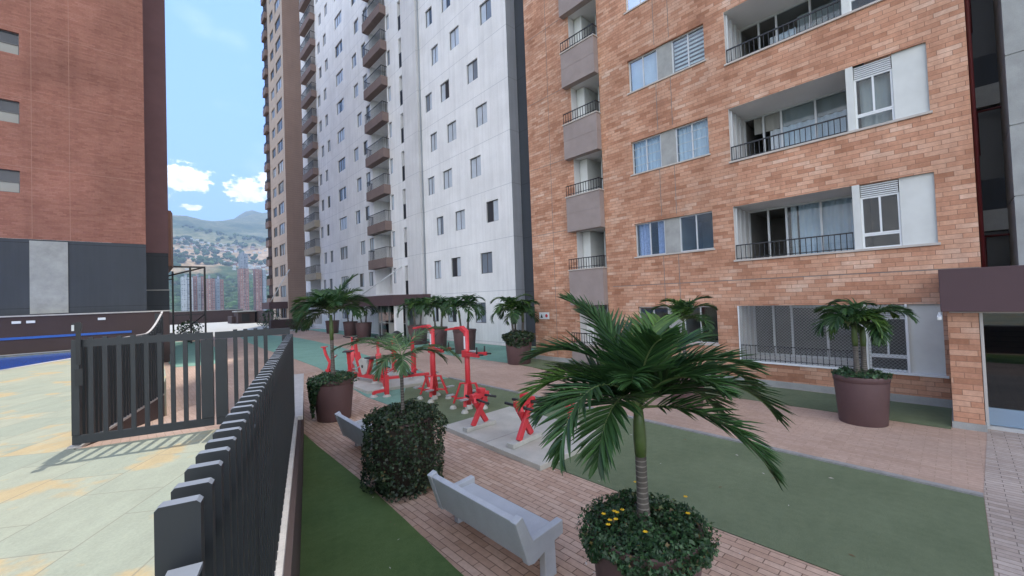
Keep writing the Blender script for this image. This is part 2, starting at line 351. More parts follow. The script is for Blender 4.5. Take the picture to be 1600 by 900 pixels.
def tag(o, label=None, cat=None, group=None, kind=None):
    if label: o['label'] = label
    if cat: o['category'] = cat
    if group: o['group'] = group
    if kind: o['kind'] = kind
    return o
def empty(name, loc, rz=0, worldchildren=False, sc=1):
    o = bpy.data.objects.new(name, None); COL.objects.link(o); o.location = loc; o.rotation_euler = (0, 0, rz); o.scale = (sc, sc, sc)
    o.empty_display_size = .3
    WM[o.name] = (Matrix.Translation(loc) @ Matrix.Rotation(rz, 4, 'Z'), worldchildren); return o
def struct(o, label=None): o['kind'] = 'structure'; return o

def wall(mb, axis, c, u0, u1, z0, z1, holes, depth=.15, mi=0, rmi=None, sgn=1):
    """wall plane at axis=c spanning u,z with rectangular holes and reveals going depth into +axis*sgn"""
    rmi = mi if rmi is None else rmi
    us = sorted({round(x, 4) for x in [u0, u1] + [h[0] for h in holes] + [h[1] for h in holes]}); zs = sorted({round(x, 4) for x in [z0, z1] + [h[2] for h in holes] + [h[3] for h in holes]})
    us = [u for u in us if u0 <= u <= u1]; zs = [z for z in zs if z0 <= z <= z1]
    P = (lambda u, z, d=0: (c+d*sgn, u, z)) if axis == 'x' else (lambda u, z, d=0: (u, c+d*sgn, z))
    for j in range(len(zs)-1):
        zc = (zs[j]+zs[j+1])/2; row = [h for h in holes if h[2] < zc < h[3]]; start = None
        for i in range(len(us)-1):
            uc = (us[i]+us[i+1])/2; solid = not any(h[0] < uc < h[1] for h in row)
            if solid and start is None: start = us[i]
            if start is not None and (not solid or i == len(us)-2):
                end = us[i] if not solid else us[i+1]
                mb.poly([P(start, zs[j]), P(end, zs[j]), P(end, zs[j+1]), P(start, zs[j+1])], mi); start = None
    for a, b, c0, c1 in holes:
        if depth:
            for q in ([(a, c0), (a, c1)], [(b, c0), (b, c1)], [(a, c0), (b, c0)], [(a, c1), (b, c1)]):
                mb.poly([P(*q[0]), P(*q[1]), P(*q[1], depth), P(*q[0], depth)], rmi)
    return mb

# ------------------------------------------------------------------ ground
g = MB()
# one sheet to the horizon: podium, valley, hillside
def hnoise(x, y, s, seed=0):
    from mathutils import noise
    return noise.fractal(Vector((x/s+seed, y/s, seed*1.7)), 1.0, 2.0, 6)
def terrain(x, y):
    d = math.hypot(x-200, y)
    base = [(0, -12), (140, -14), (400, -30), (900, -20), (1300, 60), (1700, 165), (2100, 250), (2700, 405), (3300, 540), (3900, 640), (4600, 700), (6000, 650), (12000, 300)]
    dd = y if y > 0 else 0
    z = base[-1][1]
    for (a, za), (b, zb) in zip(base, base[1:]):
        if a <= dd <= b: z = za + (zb-za)*(dd-a)/(b-a); break
    amp = max(0, min(1, (dd-900)/1500))
    z += amp*(hnoise(x, y, 900, 3)*80 + hnoise(x, y, 260, 5)*26)
    if dd > 3300: z += min(1, (dd-3300)/900)*(-70 + 260*math.exp(-((x-860)/330)**2) + hnoise(x, y, 500, 9)*50)
    return z
ys = [-9000, -3000, -800, -300, -60, 140, 300, 500, 700, 900] + [900+50*i for i in range(1, 90)] + [5600, 6200, 7500, 9500, 14000]
xs = [-14000, -8000, -5000, -3500, -2500, -1800, -1300] + [-900+60*i for i in range(50)] + [2300, 2900, 3800, 5500, 9000, 14000]
nx = len(xs)
for y in ys:
    for x in xs: g.v.append((x, y, terrain(x, y)))
for j in range(len(ys)-1):
    for i in range(nx-1):
        a = j*nx+i; g.f.append((a, a+1, a+1+nx, a+nx)); g.m.append(0); g.sm.append(True)
def hillmat():
    m, t, b = newmat('valley_and_hillside'); v = pos(t); s = t.nodes.new('ShaderNodeSeparateXYZ'); t.links.new(v, s.inputs[0]); X, Y, Z = s.outputs
    n = NOISE(t, v, .004, 8, .62); n2 = NOISE(t, v, .02, 8, .75); n3 = NOISE(t, v, .0016, 6, .6)
    veg = RAMP(t, n2, [(.36, (.022, .045, .018)), (.5, (.05, .085, .03)), (.62, (.12, .14, .06)), (.75, (.20, .20, .10))])
    dry = RAMP(t, n2, [(.34, (.06, .085, .03)), (.5, (.20, .20, .10)), (.68, (.36, .32, .20))])
    earth = RAMP(t, n2, [(.36, (.20, .15, .09)), (.48, (.40, .27, .15)), (.6, (.52, .38, .25)), (.72, (.66, .60, .52))])
    zz = MA(t, 'ADD', Z, MA(t, 'MULTIPLY', MA(t, 'SUBTRACT', n, .5), 260.0))
    zx = MA(t, 'ADD', zz, MA(t, 'MULTIPLY', X, -.06))
    lo = RAMP(t, MA(t, 'DIVIDE', zx, 700.0), [(.145, 0), (.19, 1)]); hi = RAMP(t, MA(t, 'DIVIDE', zx, 700.0), [(.36, 0), (.44, 1)])
    c = MIX(t, lo, veg, earth); up = MIX(t, RAMP(t, n3, [(.42, 0), (.6, 1)]), dry, veg); c = MIX(t, hi, c, up)
    t.links.new(c, b.inputs['Base Color']); b.inputs['Roughness'].default_value = .95; b.inputs['Specular IOR Level'].default_value = .1
    return m
M['hill'] = hillmat()
struct(g.build('terrain', 'hill', autofix=False))

cp = MB(); cp.box(-45, 15.2, -40, 103, -12, 0)
struct(cp.build('podium_ground', 'walk'))
# paving strips, each a few mm above the podium
def sheet(name, pts, z, mat, th=.004):
    b = MB(); b.prism(pts, 'z', z-th, z); return struct(b.build(name, mat))
near_edge = [(2.15, -6), (2.19, 2.2), (2.24, 3.4), (2.32, 4.5), (2.38, 5.6), (2.40, 6.6), (2.42, 8.0), (2.48, 9.6), (2.9, 10.9)]
sheet('near_path', [(4.62, -6), (4.62, 11.2), (5.05, 14.5), (5.35, 17.0), (3.1, 17.0), (3.1, 11.3)] + near_edge[::-1], .004, 'pavers')
sheet('grey_paving', [(4.625, -6), (14.5, -6), (14.5, -.25), (10.5, -.25), (7.6, -.125), (4.625, -.125)], .004, 'gpave')
sheet('turf_lawn', [(-.6, -6), (2.14, -6)] + near_edge[1:-1] + [(2.44, 9.5), (.2, 2.0)], .012, 'turf2', .008)
sheet('turf_field', [(4.63, -.12), (7.42, -.12), (7.55, 6), (7.6, 11.55), (6.1, 11.6), (4.63, 9.2)], .012, 'turf', .008)
tl = [(4.66, 9.24), (6.1, 11.62), (7.6, 11.57), (7.75, 14.5), (8.3, 19), (9.0, 25), (9.4, 31), (9.6, 38), (8.8, 43), (7.6, 45), (6.7, 43), (6.1, 37), (5.75, 29), (5.65, 22), (5.5, 18), (5.05, 14.5), (4.66, 11.2)]
sheet('teal_turf_strip', tl, .012, 'teal', .008)
sheet('teal_turf_border', [(10.9, 12.3), (14.7, 12.3), (14.75, 47), (13.3, 47), (12.9, 36), (12.5, 28), (11.6, 22), (10.8, 16)], .012, 'teal', .008)
sheet('teal_turf_patch', [(1.15, 24.2), (2.6, 23.6), (3.6, 27), (3.9, 34), (3.4, 42), (2.2, 44), (1.4, 38), (1.1, 30)], .012, 'teal', .008)
sheet('turf_border', [(10.55, .16), (12.28, .16), (12.28, 12.2), (10.85, 12.2), (10.6, 6)], .012, 'turf', .008)
kb = MB()
kp = [(7.42, -.12), (7.55, 6), (7.6, 11.55)]
kb.prism([(7.425, -.12), (7.555, 6), (7.605, 11.55), (7.70, 11.55), (7.65, 6), (7.52, -.12)], 'z', 0, .035)
struct(kb.build('turf_kerb', 'kerb'))

# pool deck, one metre up, with a hole for the ramp and the pool
FD = Vector((.277, .961, 0)).normalized(); FN = Vector((FD.y, -FD.x, 0))     # fence run and its right-hand normal
C0 = Vector((1.612, 6.49, 0))                                              # fence corner at the gate
F0 = C0 - FD*5.68
GL = Vector((-.575, 7.12, 0))                                             # far-left gate post
A1 = Vector((.31, 10.35, 0)); B1 = Vector((2.72, 10.43, 0))
pool = [(-14, 15), (-9, 14.6), (-6, 16), (-4.4, 17.4), (-3.05, 19.4), (-1.85, 21.6), (-1.2, 23.6), (-1.0, 25.2), (-1.0, 26.35), (-14, 26.35)]
dk = MB()
deck_out = [(-44, -30), (F0.x-.5, -30), ((F0-FD*4).x, (F0-FD*4).y), (C0.x, C0.y), (GL.x, GL.y), (A1.x, A1.y), (.5, 13), (.85, 27.0), (-1.0, 27.0), (-1.0, 26.35), (-1.0, 25.2), (-1.2, 23.6), (-1.85, 21.6), (-3.05, 19.4), (-4.4, 17.4), (-6, 16), (-9, 14.6), (-14, 15), (-44, 17)]
dk.prism(deck_out, 'z', .02, 1.0)
dk.box(-14, -1.0, 26.36, 27.0, .02, 1.0)
struct(dk.build('pool_deck', 'deck'))
wt = MB(); wt.prism(pool, 'z', .3, .93); struct(wt.build('pool_water', 'water'))
pc = MB()
for (a, b_) in zip(pool[1:7], pool[2:8]):
    d = Vector((b_[0]-a[0], b_[1]-a[1], 0)).normalized(); n = Vector((d.y, -d.x, 0))*.22
    pc.prism([a, b_, (b_[0]+n.x, b_[1]+n.y), (a[0]+n.x, a[1]+n.y)], 'z', 1.0, 1.012)
pc.box(-14, -1, 26.3, 26.55, 1.0, 1.014)
struct(pc.build('pool_edge', 'coping'))
# ramp from the gate down to the court
rp = MB(); s0, s1 = 1.0, 0.004
RA = [(GL.x+.04, GL.y), (C0.x, C0.y)]
e0 = GL + FD*8.0; e1 = C0 + FD*8.0
rp.poly([(RA[0][0], RA[0][1], s0), (RA[1][0], RA[1][1], s0), (e1.x, e1.y, s1), (e0.x, e0.y, s1)])
rp.poly([(RA[1][0], RA[1][1], s0), (e1.x, e1.y, s1), (C0.x, C0.y, 0)]); rp.poly([(GL.x, GL.y, s0), (e0.x, e0.y, s1), (GL.x, GL.y, 0)])
struct(rp.build('ramp', 'walk', autofix=False))

# retaining wall under the fence, running on past its corner as the ramp's wall
rw = empty('retaining_wall', (C0.x, C0.y, 0), 0, True)
tag(rw, 'dark brown retaining wall with a rough pale coping under the long fence', 'wall')
def strip(mb, p, q, a, b_, z0, z1, mi=0):
    mb.prism([(p.x+FN.x*a, p.y+FN.y*a), (q.x+FN.x*a, q.y+FN.y*a), (q.x+FN.x*b_, q.y+FN.y*b_), (p.x+FN.x*b_, p.y+FN.y*b_)], 'z', z0, z1, mi); return mb
strip(MB(), F0-FD*4, C0, .004, .115, 0, .955).build('wall', 'brownpool', rw)
strip(MB(), F0-FD*4, C0, .002, .075, .957, 1.012).build('coping', 'coping', rw, bevel=.006)
strip(MB(), C0, B1, -.10, .12, 0, .955).build('wall', 'brownpool', rw)
strip(MB(), C0, B1, -.12, .14, .957, 1.015).build('coping', 'coping', rw, bevel=.006)
rl = empty('ramp_wall', (GL.x, GL.y, 0), 0, True)
tag(rl, 'dark brown ramp wall below the short fence behind the gate', 'wall')
strip(MB(), GL+FD*.06, A1, -.08, .06, 0, .985).build('wall', 'brownpool', rl)
strip(MB(), GL+FD*.06, A1, -.075, .055, .987, 1.02).build('coping', 'coping', rl)

# fins of the fences: flat bars turned across the run
def fin(mb, p, z0, z1, dep=.076, th=.030, mi=0, cap=True):
    a = FN*dep/2; t = FD*th/2; r = .007
    prof = [(-1, z0), (1, z0), (1, z1), (-1, z1)]
    base = len(mb.v)
    poly = [(-dep/2, z0), (dep/2, z0), (dep/2, z1-r), (dep/2-r, z1), (-dep/2+r, z1), (-dep/2, z1-r)]
    for sgn in (-1, 1):
        for u, z in poly:
            q = p + FN*u + t*sgn; mb.v.append((q.x, q.y, z))
    n = len(poly); mb.f.append(tuple(range(base, base+n))); mb.f.append(tuple(range(base+n, base+2*n))[::-1]); mb.m += [mi, mi]; mb.sm += [False]*2
    for i in range(n):
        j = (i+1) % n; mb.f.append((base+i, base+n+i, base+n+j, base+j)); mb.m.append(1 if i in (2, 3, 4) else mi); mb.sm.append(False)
fe = empty('deck_fence', (F0.x, F0.y, 1.0), 0, True)
tag(fe, 'long charcoal steel fence of close upright fins along the deck edge', 'fence')
fm = MB(); Lf = (C0-F0).length; n = int(Lf/.112)
for i in range(n+1):
    fin(fm, F0 + FD*(Lf - i*.112), 1.03, 2.2 + random.uniform(-.004, .004))
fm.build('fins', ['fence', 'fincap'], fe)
rm = MB(); strip(rm, F0, C0, -.02, .02, 1.10, 1.15); strip(rm, F0, C0, -.02, .02, 2.02, 2.07)
rm.build('rail', 'fence', fe)
for k in (0.45, 2.3, 4.6, 5.70):
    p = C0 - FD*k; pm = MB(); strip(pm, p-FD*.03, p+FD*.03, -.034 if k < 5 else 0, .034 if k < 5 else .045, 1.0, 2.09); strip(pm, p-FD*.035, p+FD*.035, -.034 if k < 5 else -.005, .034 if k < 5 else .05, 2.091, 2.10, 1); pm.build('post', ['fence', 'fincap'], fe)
# gate across the head of the ramp
GD = (C0-GL).normalized(); Lg = (C0-GL).length
def gfin(mb, p, z0, z1, w_=.046, d_=.03):
    mb.beam((p.x, p.y, z0), (p.x, p.y, z1), w_, d_, 0, up=tuple(GD.cross(Vector((0, 0, 1)))))
gt = empty('pool_gate', (GL.x, GL.y, 1.0), 0, True)
tag(gt, 'closed charcoal pool gate with upright bars and a black latch post', 'gate')
JX = 1.37
def railbar(mb, a, b_, z0, z1, th=.035):
    n = GD.cross(Vector((0, 0, 1)))*th/2
    mb.prism([(a.x-n.x, a.y-n.y), (b_.x-n.x, b_.y-n.y), (b_.x+n.x, b_.y+n.y), (a.x+n.x, a.y+n.y)], 'z', z0, z1)
fr = MB(); railbar(fr, GL, GL+GD*JX, 1.06, 1.16); railbar(fr, GL, GL+GD*JX, 2.20, 2.29); railbar(fr, GL, GL+GD*.07, 1.165, 2.195, .05); railbar(fr, GL+GD*(JX-.13), GL+GD*JX, 1.165, 2.195, .05)
fr.build('frame', 'fence', gt)
bm_ = MB()
for i in range(9): gfin(bm_, GL + GD*(.07+.1295*(i+.75)), 1.16, 2.31)
bm_.build('bars', 'fence', gt)
lp = MB(); p = GL + GD*.06 + Vector((0, -.03, 0)); lp.box(p.x-.02, p.x+.02, p.y-.03, p.y+.02, 2.0, 2.50); lp.box(p.x-.05, p.x+.03, p.y-.035, p.y+.025, 2.40, 2.49); lp.box(p.x-.03, p.x+.035, p.y-.04, p.y-.03, 1.75, 1.95)
lp.build('latch', 'black', gt)
sp_ = MB(); sp_.box(p.x-.052, p.x-.03, p.y-.05, p.y-.036, 2.40, 2.47); sp_.build('latch_plate', 'alu', gt)
gp = empty('gate_side_panel', tuple(GL+GD*(JX+.02)+Vector((0, 0, 1))), 0, True)
tag(gp, 'fixed charcoal barred panel between the pool gate and the long fence', 'fence')
fr = MB(); a = GL+GD*(JX+.025); railbar(fr, a, C0, 1.06, 1.16); railbar(fr, a, C0, 2.20, 2.29); railbar(fr, a, a+GD*.13, 1.165, 2.195, .05); railbar(fr, C0-GD*.1, C0, 1.165, 2.195, .05)
fr.build('frame', 'fence', gp)
bm_ = MB()
for i in range(4): gfin(bm_, a + GD*(.13+.118*(i+.8)), 1.16, 2.31)
bm_.build('bars', 'fence', gp)
# short fence on the far side of the ramp
rf = empty('ramp_fence', (GL.x, GL.y, 1.0), 0, True)
tag(rf, 'charcoal fin fence behind the gate whose top rail curves up at its end', 'fence')
fm = MB(); Lr = (A1-GL).length; n = int(Lr/.112)
def topz(s): return 2.2 + (.36*((s-(Lr-.9))/.9)**1.6 if s > Lr-.9 else 0)
for i in range(1, n+1):
    s_ = i*.112; fin(fm, GL + FD*s_, 1.03, topz(s_))
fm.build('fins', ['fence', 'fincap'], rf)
tr_ = MB(); q = []
k = 0
while k*.06 < Lr-.1: q.append(k*.06+.12); k += 1
for s0_, s1_ in zip(q, q[1:]):
    a = GL+FD*s0_; b_ = GL+FD*s1_; z0, z1 = topz(s0_)+.012, topz(s1_)+.012
    tr_.beam((a.x, a.y, z0), (b_.x, b_.y, z1+.0001), .03, .014)
tr_.build('top_rail', 'coping', rf)
pe = MB(); strip(pe, A1-FD*.06, A1, -.05, .05, 1.0, 2.55); pe.build('post', 'fence', rf)

# ------------------------------------------------------------------ potted palms and plants
def frond(mb, rb, base, az_, el0, Ln, droop, nl=30, lf=.34, lw=.028, mi=0, sweep=0, hang=.35, rr=.009):
    st = 22; p = Vector(base); pts = [p.copy()]; tans = []
    for i in range(st):
        s = i/st; e = el0 - droop*(s**1.25); a = az_ + sweep*s
        d = Vector((math.cos(a)*math.cos(e), math.sin(a)*math.cos(e), math.sin(e))); tans.append(d); p = p + d*Ln/st; pts.append(p.copy())
    tans.append(tans[-1])
    rb.tube(pts, [rr*(1-.8*i/st)+.0015 for i in range(st+1)], 5, 0)
    for i in range(nl):
        s = .13 + .87*(i+.5)/nl
        k = s*st; j = min(st-1, int(k)); fpt = pts[j].lerp(pts[j+1], k-j); t = tans[j]
        side = t.cross(Vector((0, 0, 1)))
        if side.length < .05: side = Vector((-math.sin(az_), math.cos(az_), 0))
        side.normalize(); nrm = side.cross(t).normalized()
        if nrm.z < 0 and t.z > -.9: nrm = -nrm
        ll = lf*(math.sin(math.pi*(.16+.80*s))**.55)
        for sg in (-1, 1):
            ang = R(66 - 40*s + random.uniform(-6, 6)); lift = R(random.uniform(4, 26))
            d = (t*math.cos(ang) + side*sg*math.sin(ang)*math.cos(lift) + nrm*math.sin(lift)*.8).normalized()
            l_ = ll*random.uniform(.88, 1.06); wv = d.cross(nrm).normalized(); fold = nrm*lw*.35
            q = []; cur = fpt.copy(); dd = d.copy()
            for u, ww in ((0, .45), (.33, 1), (.68, .8), (1, .06)):
                q.append((cur.copy(), ww)); dd = (dd + Vector((0, 0, -hang*random.uniform(.6, 1.2)))*.34).normalized(); cur = cur + dd*l_/3
            b = len(mb.v)
            for c_, ww in q:
                mb.v += [tuple(c_ - wv*lw*ww/2 + fold*ww), tuple(c_), tuple(c_ + wv*lw*ww/2 + fold*ww)]
            for r_ in range(3):
                for h in (0, 1):
                    a0 = b+r_*3+h; mb.f.append((a0, a0+1, a0+4, a0+3)); mb.m.append(mi); mb.sm.append(True)
def leaves(mb, n, fn, size, mi=0, flat=.5):
    for i in range(n):
        p, nr = fn(); p = Vector(p); nr = (Vector(nr)*flat + Vector((random.gauss(0, 1), random.gauss(0, 1), random.gauss(0, 1)))*.45).normalized()
        a = nr.orthogonal().normalized(); th = random.uniform(0, 6.28); a = Matrix.Rotation(th, 3, nr) @ a; b_ = nr.cross(a); s_ = size*random.uniform(.45, 1.6)
        # three-lobed leaf
        base = len(mb.v); pts = [p - a*s_*.5, p - a*s_*.05 + b_*s_*.42, p + a*s_*.05 + b_*s_*.12, p + a*s_*.6, p + a*s_*.05 - b_*s_*.12, p - a*s_*.05 - b_*s_*.42]
        pts[3] += nr*s_*-.12
        mb.v += [tuple(x) for x in pts]; mb.f.append(tuple(range(base, base+6))); mb.m.append(mi); mb.sm.append(False)
def pot_mesh(rt_, rb_, h, lip=.07):
    b = MB(); b.lathe([(0.001, 0), (rb_, 0), (rb_*1.02, .01), (rt_*.965, h-lip*1.6), (rt_*.965, h-lip*1.55), (rt_*.985, h-lip*1.5), (rt_*1.0, h-.02), (rt_*.995, h), (rt_*.955, h), (rt_*.93, h-.05), (rt_*.92, h-.10)], n=40)
    return b
def palm(loc, label, rt_=.42, rb_=.33, h=.9, trunks=((0, 0, .8, 0),), fr_spec=(), cover=1200, cov=(.12, .1, 'cover'), cfull=False, leaf='frond', name='potted_palm', group='potted palms around the court', tr=.035, lf=.34, lw=.028, nl=30, flowers=0, shaft=True, crown=None, drape=(), rz=0, hang=.35, csize=.05):
    root = empty(name, loc, rz); tag(root, label, 'potted palm', group)
    pot_mesh(rt_, rb_, h).build('pot', 'pot', root)
    sl = MB(); sl.lathe([(0.001, h-.09), (rt_*.93, h-.09)], n=32); sl.build('soil', 'soil', root)
    for (tx, ty, hh, lean) in trunks:
        b = MB(); base = h-.1; zs = [base + (hh+.1)*i/8 for i in range(9)]
        r_ = [tr*(1.5 - .55*min(1, i/2.5)) for i in range(9)]; ns = 5 if shaft else 8
        b.tube([(tx + lean*i/8*hh, ty, zs[i]) for i in range(ns+1)], r_[:ns+1], 14)
        b.build('trunk', 'trunk', root)
        if shaft:
            b = MB(); b.tube([(tx + lean*i/8*hh, ty, zs[i]) for i in range(ns, 9)], [tr*.98, tr*1.12, tr*1.0, tr*.7], 14); b.build('crownshaft', 'shaft', root)
    for (cx, cy, cz, a, e, ln, dr) in fr_spec:
        mb, rb = MB(), MB()
        frond(mb, rb, (cx, cy, cz), a, e, ln, dr, nl=nl, lf=lf*random.uniform(.92, 1.05), lw=lw, sweep=random.uniform(-.15, .15), hang=hang)
        k = len(mb.v); mb.v += rb.v; mb.f += [tuple(i+k for i in f) for f in rb.f]; mb.m += [1]*len(rb.f); mb.sm += rb.sm
        lm = leaf if random.random() < .8 else ('frondy' if leaf == 'frond' else leaf)
        mb.build('frond', [lm, 'rachis'], root, autofix=False)
    if cover:
        mb = MB(); dome, over, mt = cov
        def fn():
            r = rt_*(1+over)*math.sqrt(random.random()); t = random.uniform(0, 6.283); z = h - .02 + (dome*(1-(r/rt_)**2*.55)+.02*math.sin(5*t+r*9)+.02*math.sin(17*r+2*t))*random.uniform(.35, 1.1)
            if r > rt_: z = h + dome*.4 - random.random()**1.6*drop*(.4+.6*math.sin(t*3+1)**2)
            return (r*math.cos(t), r*math.sin(t), z), (math.cos(t)*.5, math.sin(t)*.5, 1)
        drop = .05
        if drape: drop = drape[0]
        leaves(mb, cover, fn, csize)
        if drape:
            for (t0, tw, depth, cnt) in drape[1]:
                def fn2():
                    t = random.gauss(t0, tw); q = random.random()**.8; r = rt_*(1.0-.12*q)+random.uniform(.02, .11)*(1-.4*q)
                    return (r*math.cos(t), r*math.sin(t), h - depth*q*math.exp(-((t-t0)/(tw*1.3))**2)), (math.cos(t), math.sin(t), .3)
                leaves(mb, cnt, fn2, csize)
        mb.build('ground_cover', mt, root, autofix=False)
    if flowers:
        for i in range(flowers):
            t = random.uniform(2.6, 6.6) if i % 4 else random.uniform(0, 6.28); r = rt_*random.uniform(.4, .98); b = MB()
            c = Vector((r*math.cos(t), r*math.sin(t), h + (.13 if r < rt_ else -.02) + random.uniform(0, .03)))
            for k in range(6):
                a = k*math.pi/3; d = Vector((math.cos(a), math.sin(a), .2)); e = Vector((-math.sin(a), math.cos(a), 0))
                b.poly([c, c+d*.010-e*.007, c+d*.019, c+d*.010+e*.007])
            b.build('flower', 'petal', root, autofix=False)
    return root
# camera-right and camera-forward headings on the ground, used to orient fronds as seen
AR = math.atan2(rt.y, rt.x)
def A(deg): return AR + R(deg)            # 0 = picture right, 90 = away, 180 = left, -90 = toward the viewer
bigc = (0, 0, 1.66)
big = []
for a, e, ln, dr in [(146, 82, 1.04, 58), (116, 76, 1.0, 66), (166, 66, 1.0, 100), (182, 52, .98, 104), (196, 40, .86, 92), (224, 56, 1.16, 148), (236, 40, .9, 128), (28, 62, 1.04, 86), (52, 74, 1.0, 78), (8, 42, 1.06, 88), (-12, 42, 1.08, 106), (-34, 12, .95, 80), (80, 64, .95, 88), (-84, 80, .74, 66), (-56, 60, .78, 95), (140, 44, .85, 84), (20, 24, .82, 80), (-30, 64, .92, 95), (250, 66, .7, 90), (174, 30, .75, 70)]:
    big.append((0, 0, 1.74+random.uniform(-.03, .04), A(a), R(e), ln, R(dr)))
palm((2.72, 1.62, 0), 'large foreground palm in a brown pot with yellow flowered ground cover', rt_=.40, rb_=.31, h=.9, trunks=((0, 0, .87, -.01),), fr_spec=big,
     cover=5200, cov=(.12, .10, 'cover'), nl=46, lf=.345, lw=.025, hang=.16, tr=.042, flowers=11, drape=(.14, [(A(-95), .5, .26, 900), (A(185), .35, .22, 600), (A(-20), .4, .22, 700)]), csize=.030)

def crownspec(n, cz, ln, e0=62, dr=105, cx=0, cy=0, jitter=1, a0=0):
    out = []
    for i in range(n):
        out.append((cx, cy, cz+random.uniform(-.05, .03), A(a0+360*i/n*1.0+random.uniform(-14, 14)), R(e0 + (24 if i % 3 == 0 else -26 if i % 3 == 1 else 0) + random.uniform(-8, 8)), ln*random.uniform(.85, 1.1), R(dr+random.uniform(-15, 15))))
    return out
# thin palm over the pot that a bush has swallowed
sp2 = [(0, 0, 1.80, A(182), R(40), 1.0, R(72)), (0, 0, 1.80, A(168), R(52), .85, R(85)), (0, 0, 1.80, A(40), R(62), .8, R(75)), (0, 0, 1.78, A(0), R(38), .95, R(98)), (0, 0, 1.78, A(-70), R(35), .6, R(110)),
       (0, 0, 1.78, A(-110), R(30), .6, R(110)), (0, 0, 1.8, A(20), R(30), .7, R(90)), (0, 0, 1.8, A(120), R(60), .7, R(80))]
pb = palm((2.78, 5.42, 0), 'thin pale palm rising from a pot swallowed by a dark square bush', rt_=.40, rb_=.32, h=.95, trunks=((0, 0, .84, 0),), fr_spec=sp2, cover=0, leaf='frondl', nl=30, lf=.27, lw=.020, tr=.026, shaft=False, hang=.55)
bmb = MB()
def fnb():
    t = random.uniform(0, 6.283); ct, st_ = math.cos(t), math.sin(t); q = (abs(ct)**2.7+abs(st_)**2.7)**(-1/2.7)
    z = random.uniform(.03, 1.06); rr = .50*q*(1-.10*max(0, (.4-z)))*(1-.22*max(0, (z-.9)/.16)**2)*random.uniform(.90, 1.06) + .035*math.sin(5*t+7*z) + .025*math.sin(11*z+3*t)
    if random.random() < .28: k = math.sqrt(random.random()); return (ct*.46*q*k, st_*.46*q*k, 1.02 + .05*math.sin(6*ct)*math.cos(5*st_)+random.uniform(-.05, .05)), (0, 0, 1)
    return (ct*rr, st_*rr, z), (ct, st_, .35)
leaves(bmb, 9000, fnb, .042)
bo = bmb.build('bush', 'cover2', pb, autofix=False); bo.rotation_euler = (0, 0, .1)
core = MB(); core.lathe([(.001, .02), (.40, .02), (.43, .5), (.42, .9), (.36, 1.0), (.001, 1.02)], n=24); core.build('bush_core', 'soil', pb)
# left pot with trailing creeper
sp3 = [(0, 0, 2.40, A(a), R(e), ln, R(dr)) for a, e, ln, dr in [(172, 40, 1.0, 95), (196, 22, .9, 110), (140, 66, .85, 60), (40, 74, 1.05, 40), (62, 60, .95, 60), (8, 46, .95, 85), (-20, 36, .85, 100), (-60, 55, .8, 95), (-110, 52, .8, 100), (95, 70, .9, 70), (185, 58, .95, 95), (20, 60, .9, 95), (130, 50, .95, 95), (-90, 64, .85, 95), (238, 40, .9, 105), (75, 48, .95, 85), (215, 52, .9, 105), (160, 8, .9, 75)]]
palm((3.29, 9.72, 0), 'tall palm in a brown pot with creeper trailing down its left side', rt_=.45, rb_=.35, h=.92, trunks=((0, 0, 1.45, -.015),), fr_spec=sp3, cover=2200, cov=(.14, .16, 'cover'), nl=32, lf=.38, lw=.034, tr=.042,
     drape=(.2, [(A(205), .5, .85, 2600)]), csize=.045)
# palm by the brick wall window
spR = crownspec(9, 1.86, .74, 64, 135, -.18, .12) + crownspec(10, 1.82, .84, 58, 140, .14, -.12)
palm((10.15, 1.30, 0), 'two-headed palm in a big brown pot below the netted window', rt_=.43, rb_=.355, h=.90, trunks=((-.05, .04, .95, -.1), (.06, -.05, .90, .1)), fr_spec=spR, cover=900, cov=(.10, .03, 'cover'), nl=26, lf=.33, lw=.034, tr=.045, hang=.55, csize=.06)
palm((9.2, 4.25, 0), 'palm half hidden behind the crown of the foreground palm', rt_=.40, rb_=.32, h=.8, trunks=((0, 0, 1.1, 0),), fr_spec=crownspec(12, 1.95, .85, 60, 105), cover=500, nl=22, lf=.32, lw=.036, tr=.04, csize=.06)
palm((11.15, 11.85, 0), 'bushy palm in a brown pot at the corner of the white building', rt_=.55, rb_=.45, h=1.05, trunks=((-.15, .1, 1.0, -.1), (.15, -.1, 1.0, .05), (0, .15, .9, 0)), fr_spec=crownspec(13, 2.05, 1.1, 58, 130, -.2, .1) + crownspec(10, 1.9, 1.0, 60, 125, .1, -.1), cover=1800, cov=(.25, .18, 'cover2'), nl=20, lf=.42, lw=.045, tr=.05, csize=.09, hang=.5, drape=(.3, [(A(-90), 1.2, .35, 500)]))
far = [((11.75, 16.3, 0), 'palm in a brown pot before the last ground floor window', 12, .58), ((12.2, 19.35, 0), 'palm in a dark pot behind the pull-up arms', 12, .5), ((12.6, 22.3, 0), 'palm in a brown pot just right of the white building entrance', 12, .62),
       ((12.6, 30.4, 0), 'low palm in a brown pot just left of the white building entrance', 12, .6), ((12.9, 33.8, 0), 'second potted palm left of the white building entrance', 10, .58), ((13.0, 38.3, 0), 'potted palm farthest along the white wall', 10, .6)]
for (lo, lb, nf, rr) in far:
    palm(lo, lb, rt_=rr, rb_=rr*.8, h=1.15, trunks=((-.12, .1, .95, -.12), (.12, -.1, 1.0, .1)), fr_spec=crownspec(nf//2+2, 2.15, 1.15, 60, 135, -.22, .15) + crownspec(nf//2+2, 2.2, 1.15, 60, 135, .22, -.15), cover=0, nl=18, lf=.46, lw=.055, tr=.05, hang=.5)

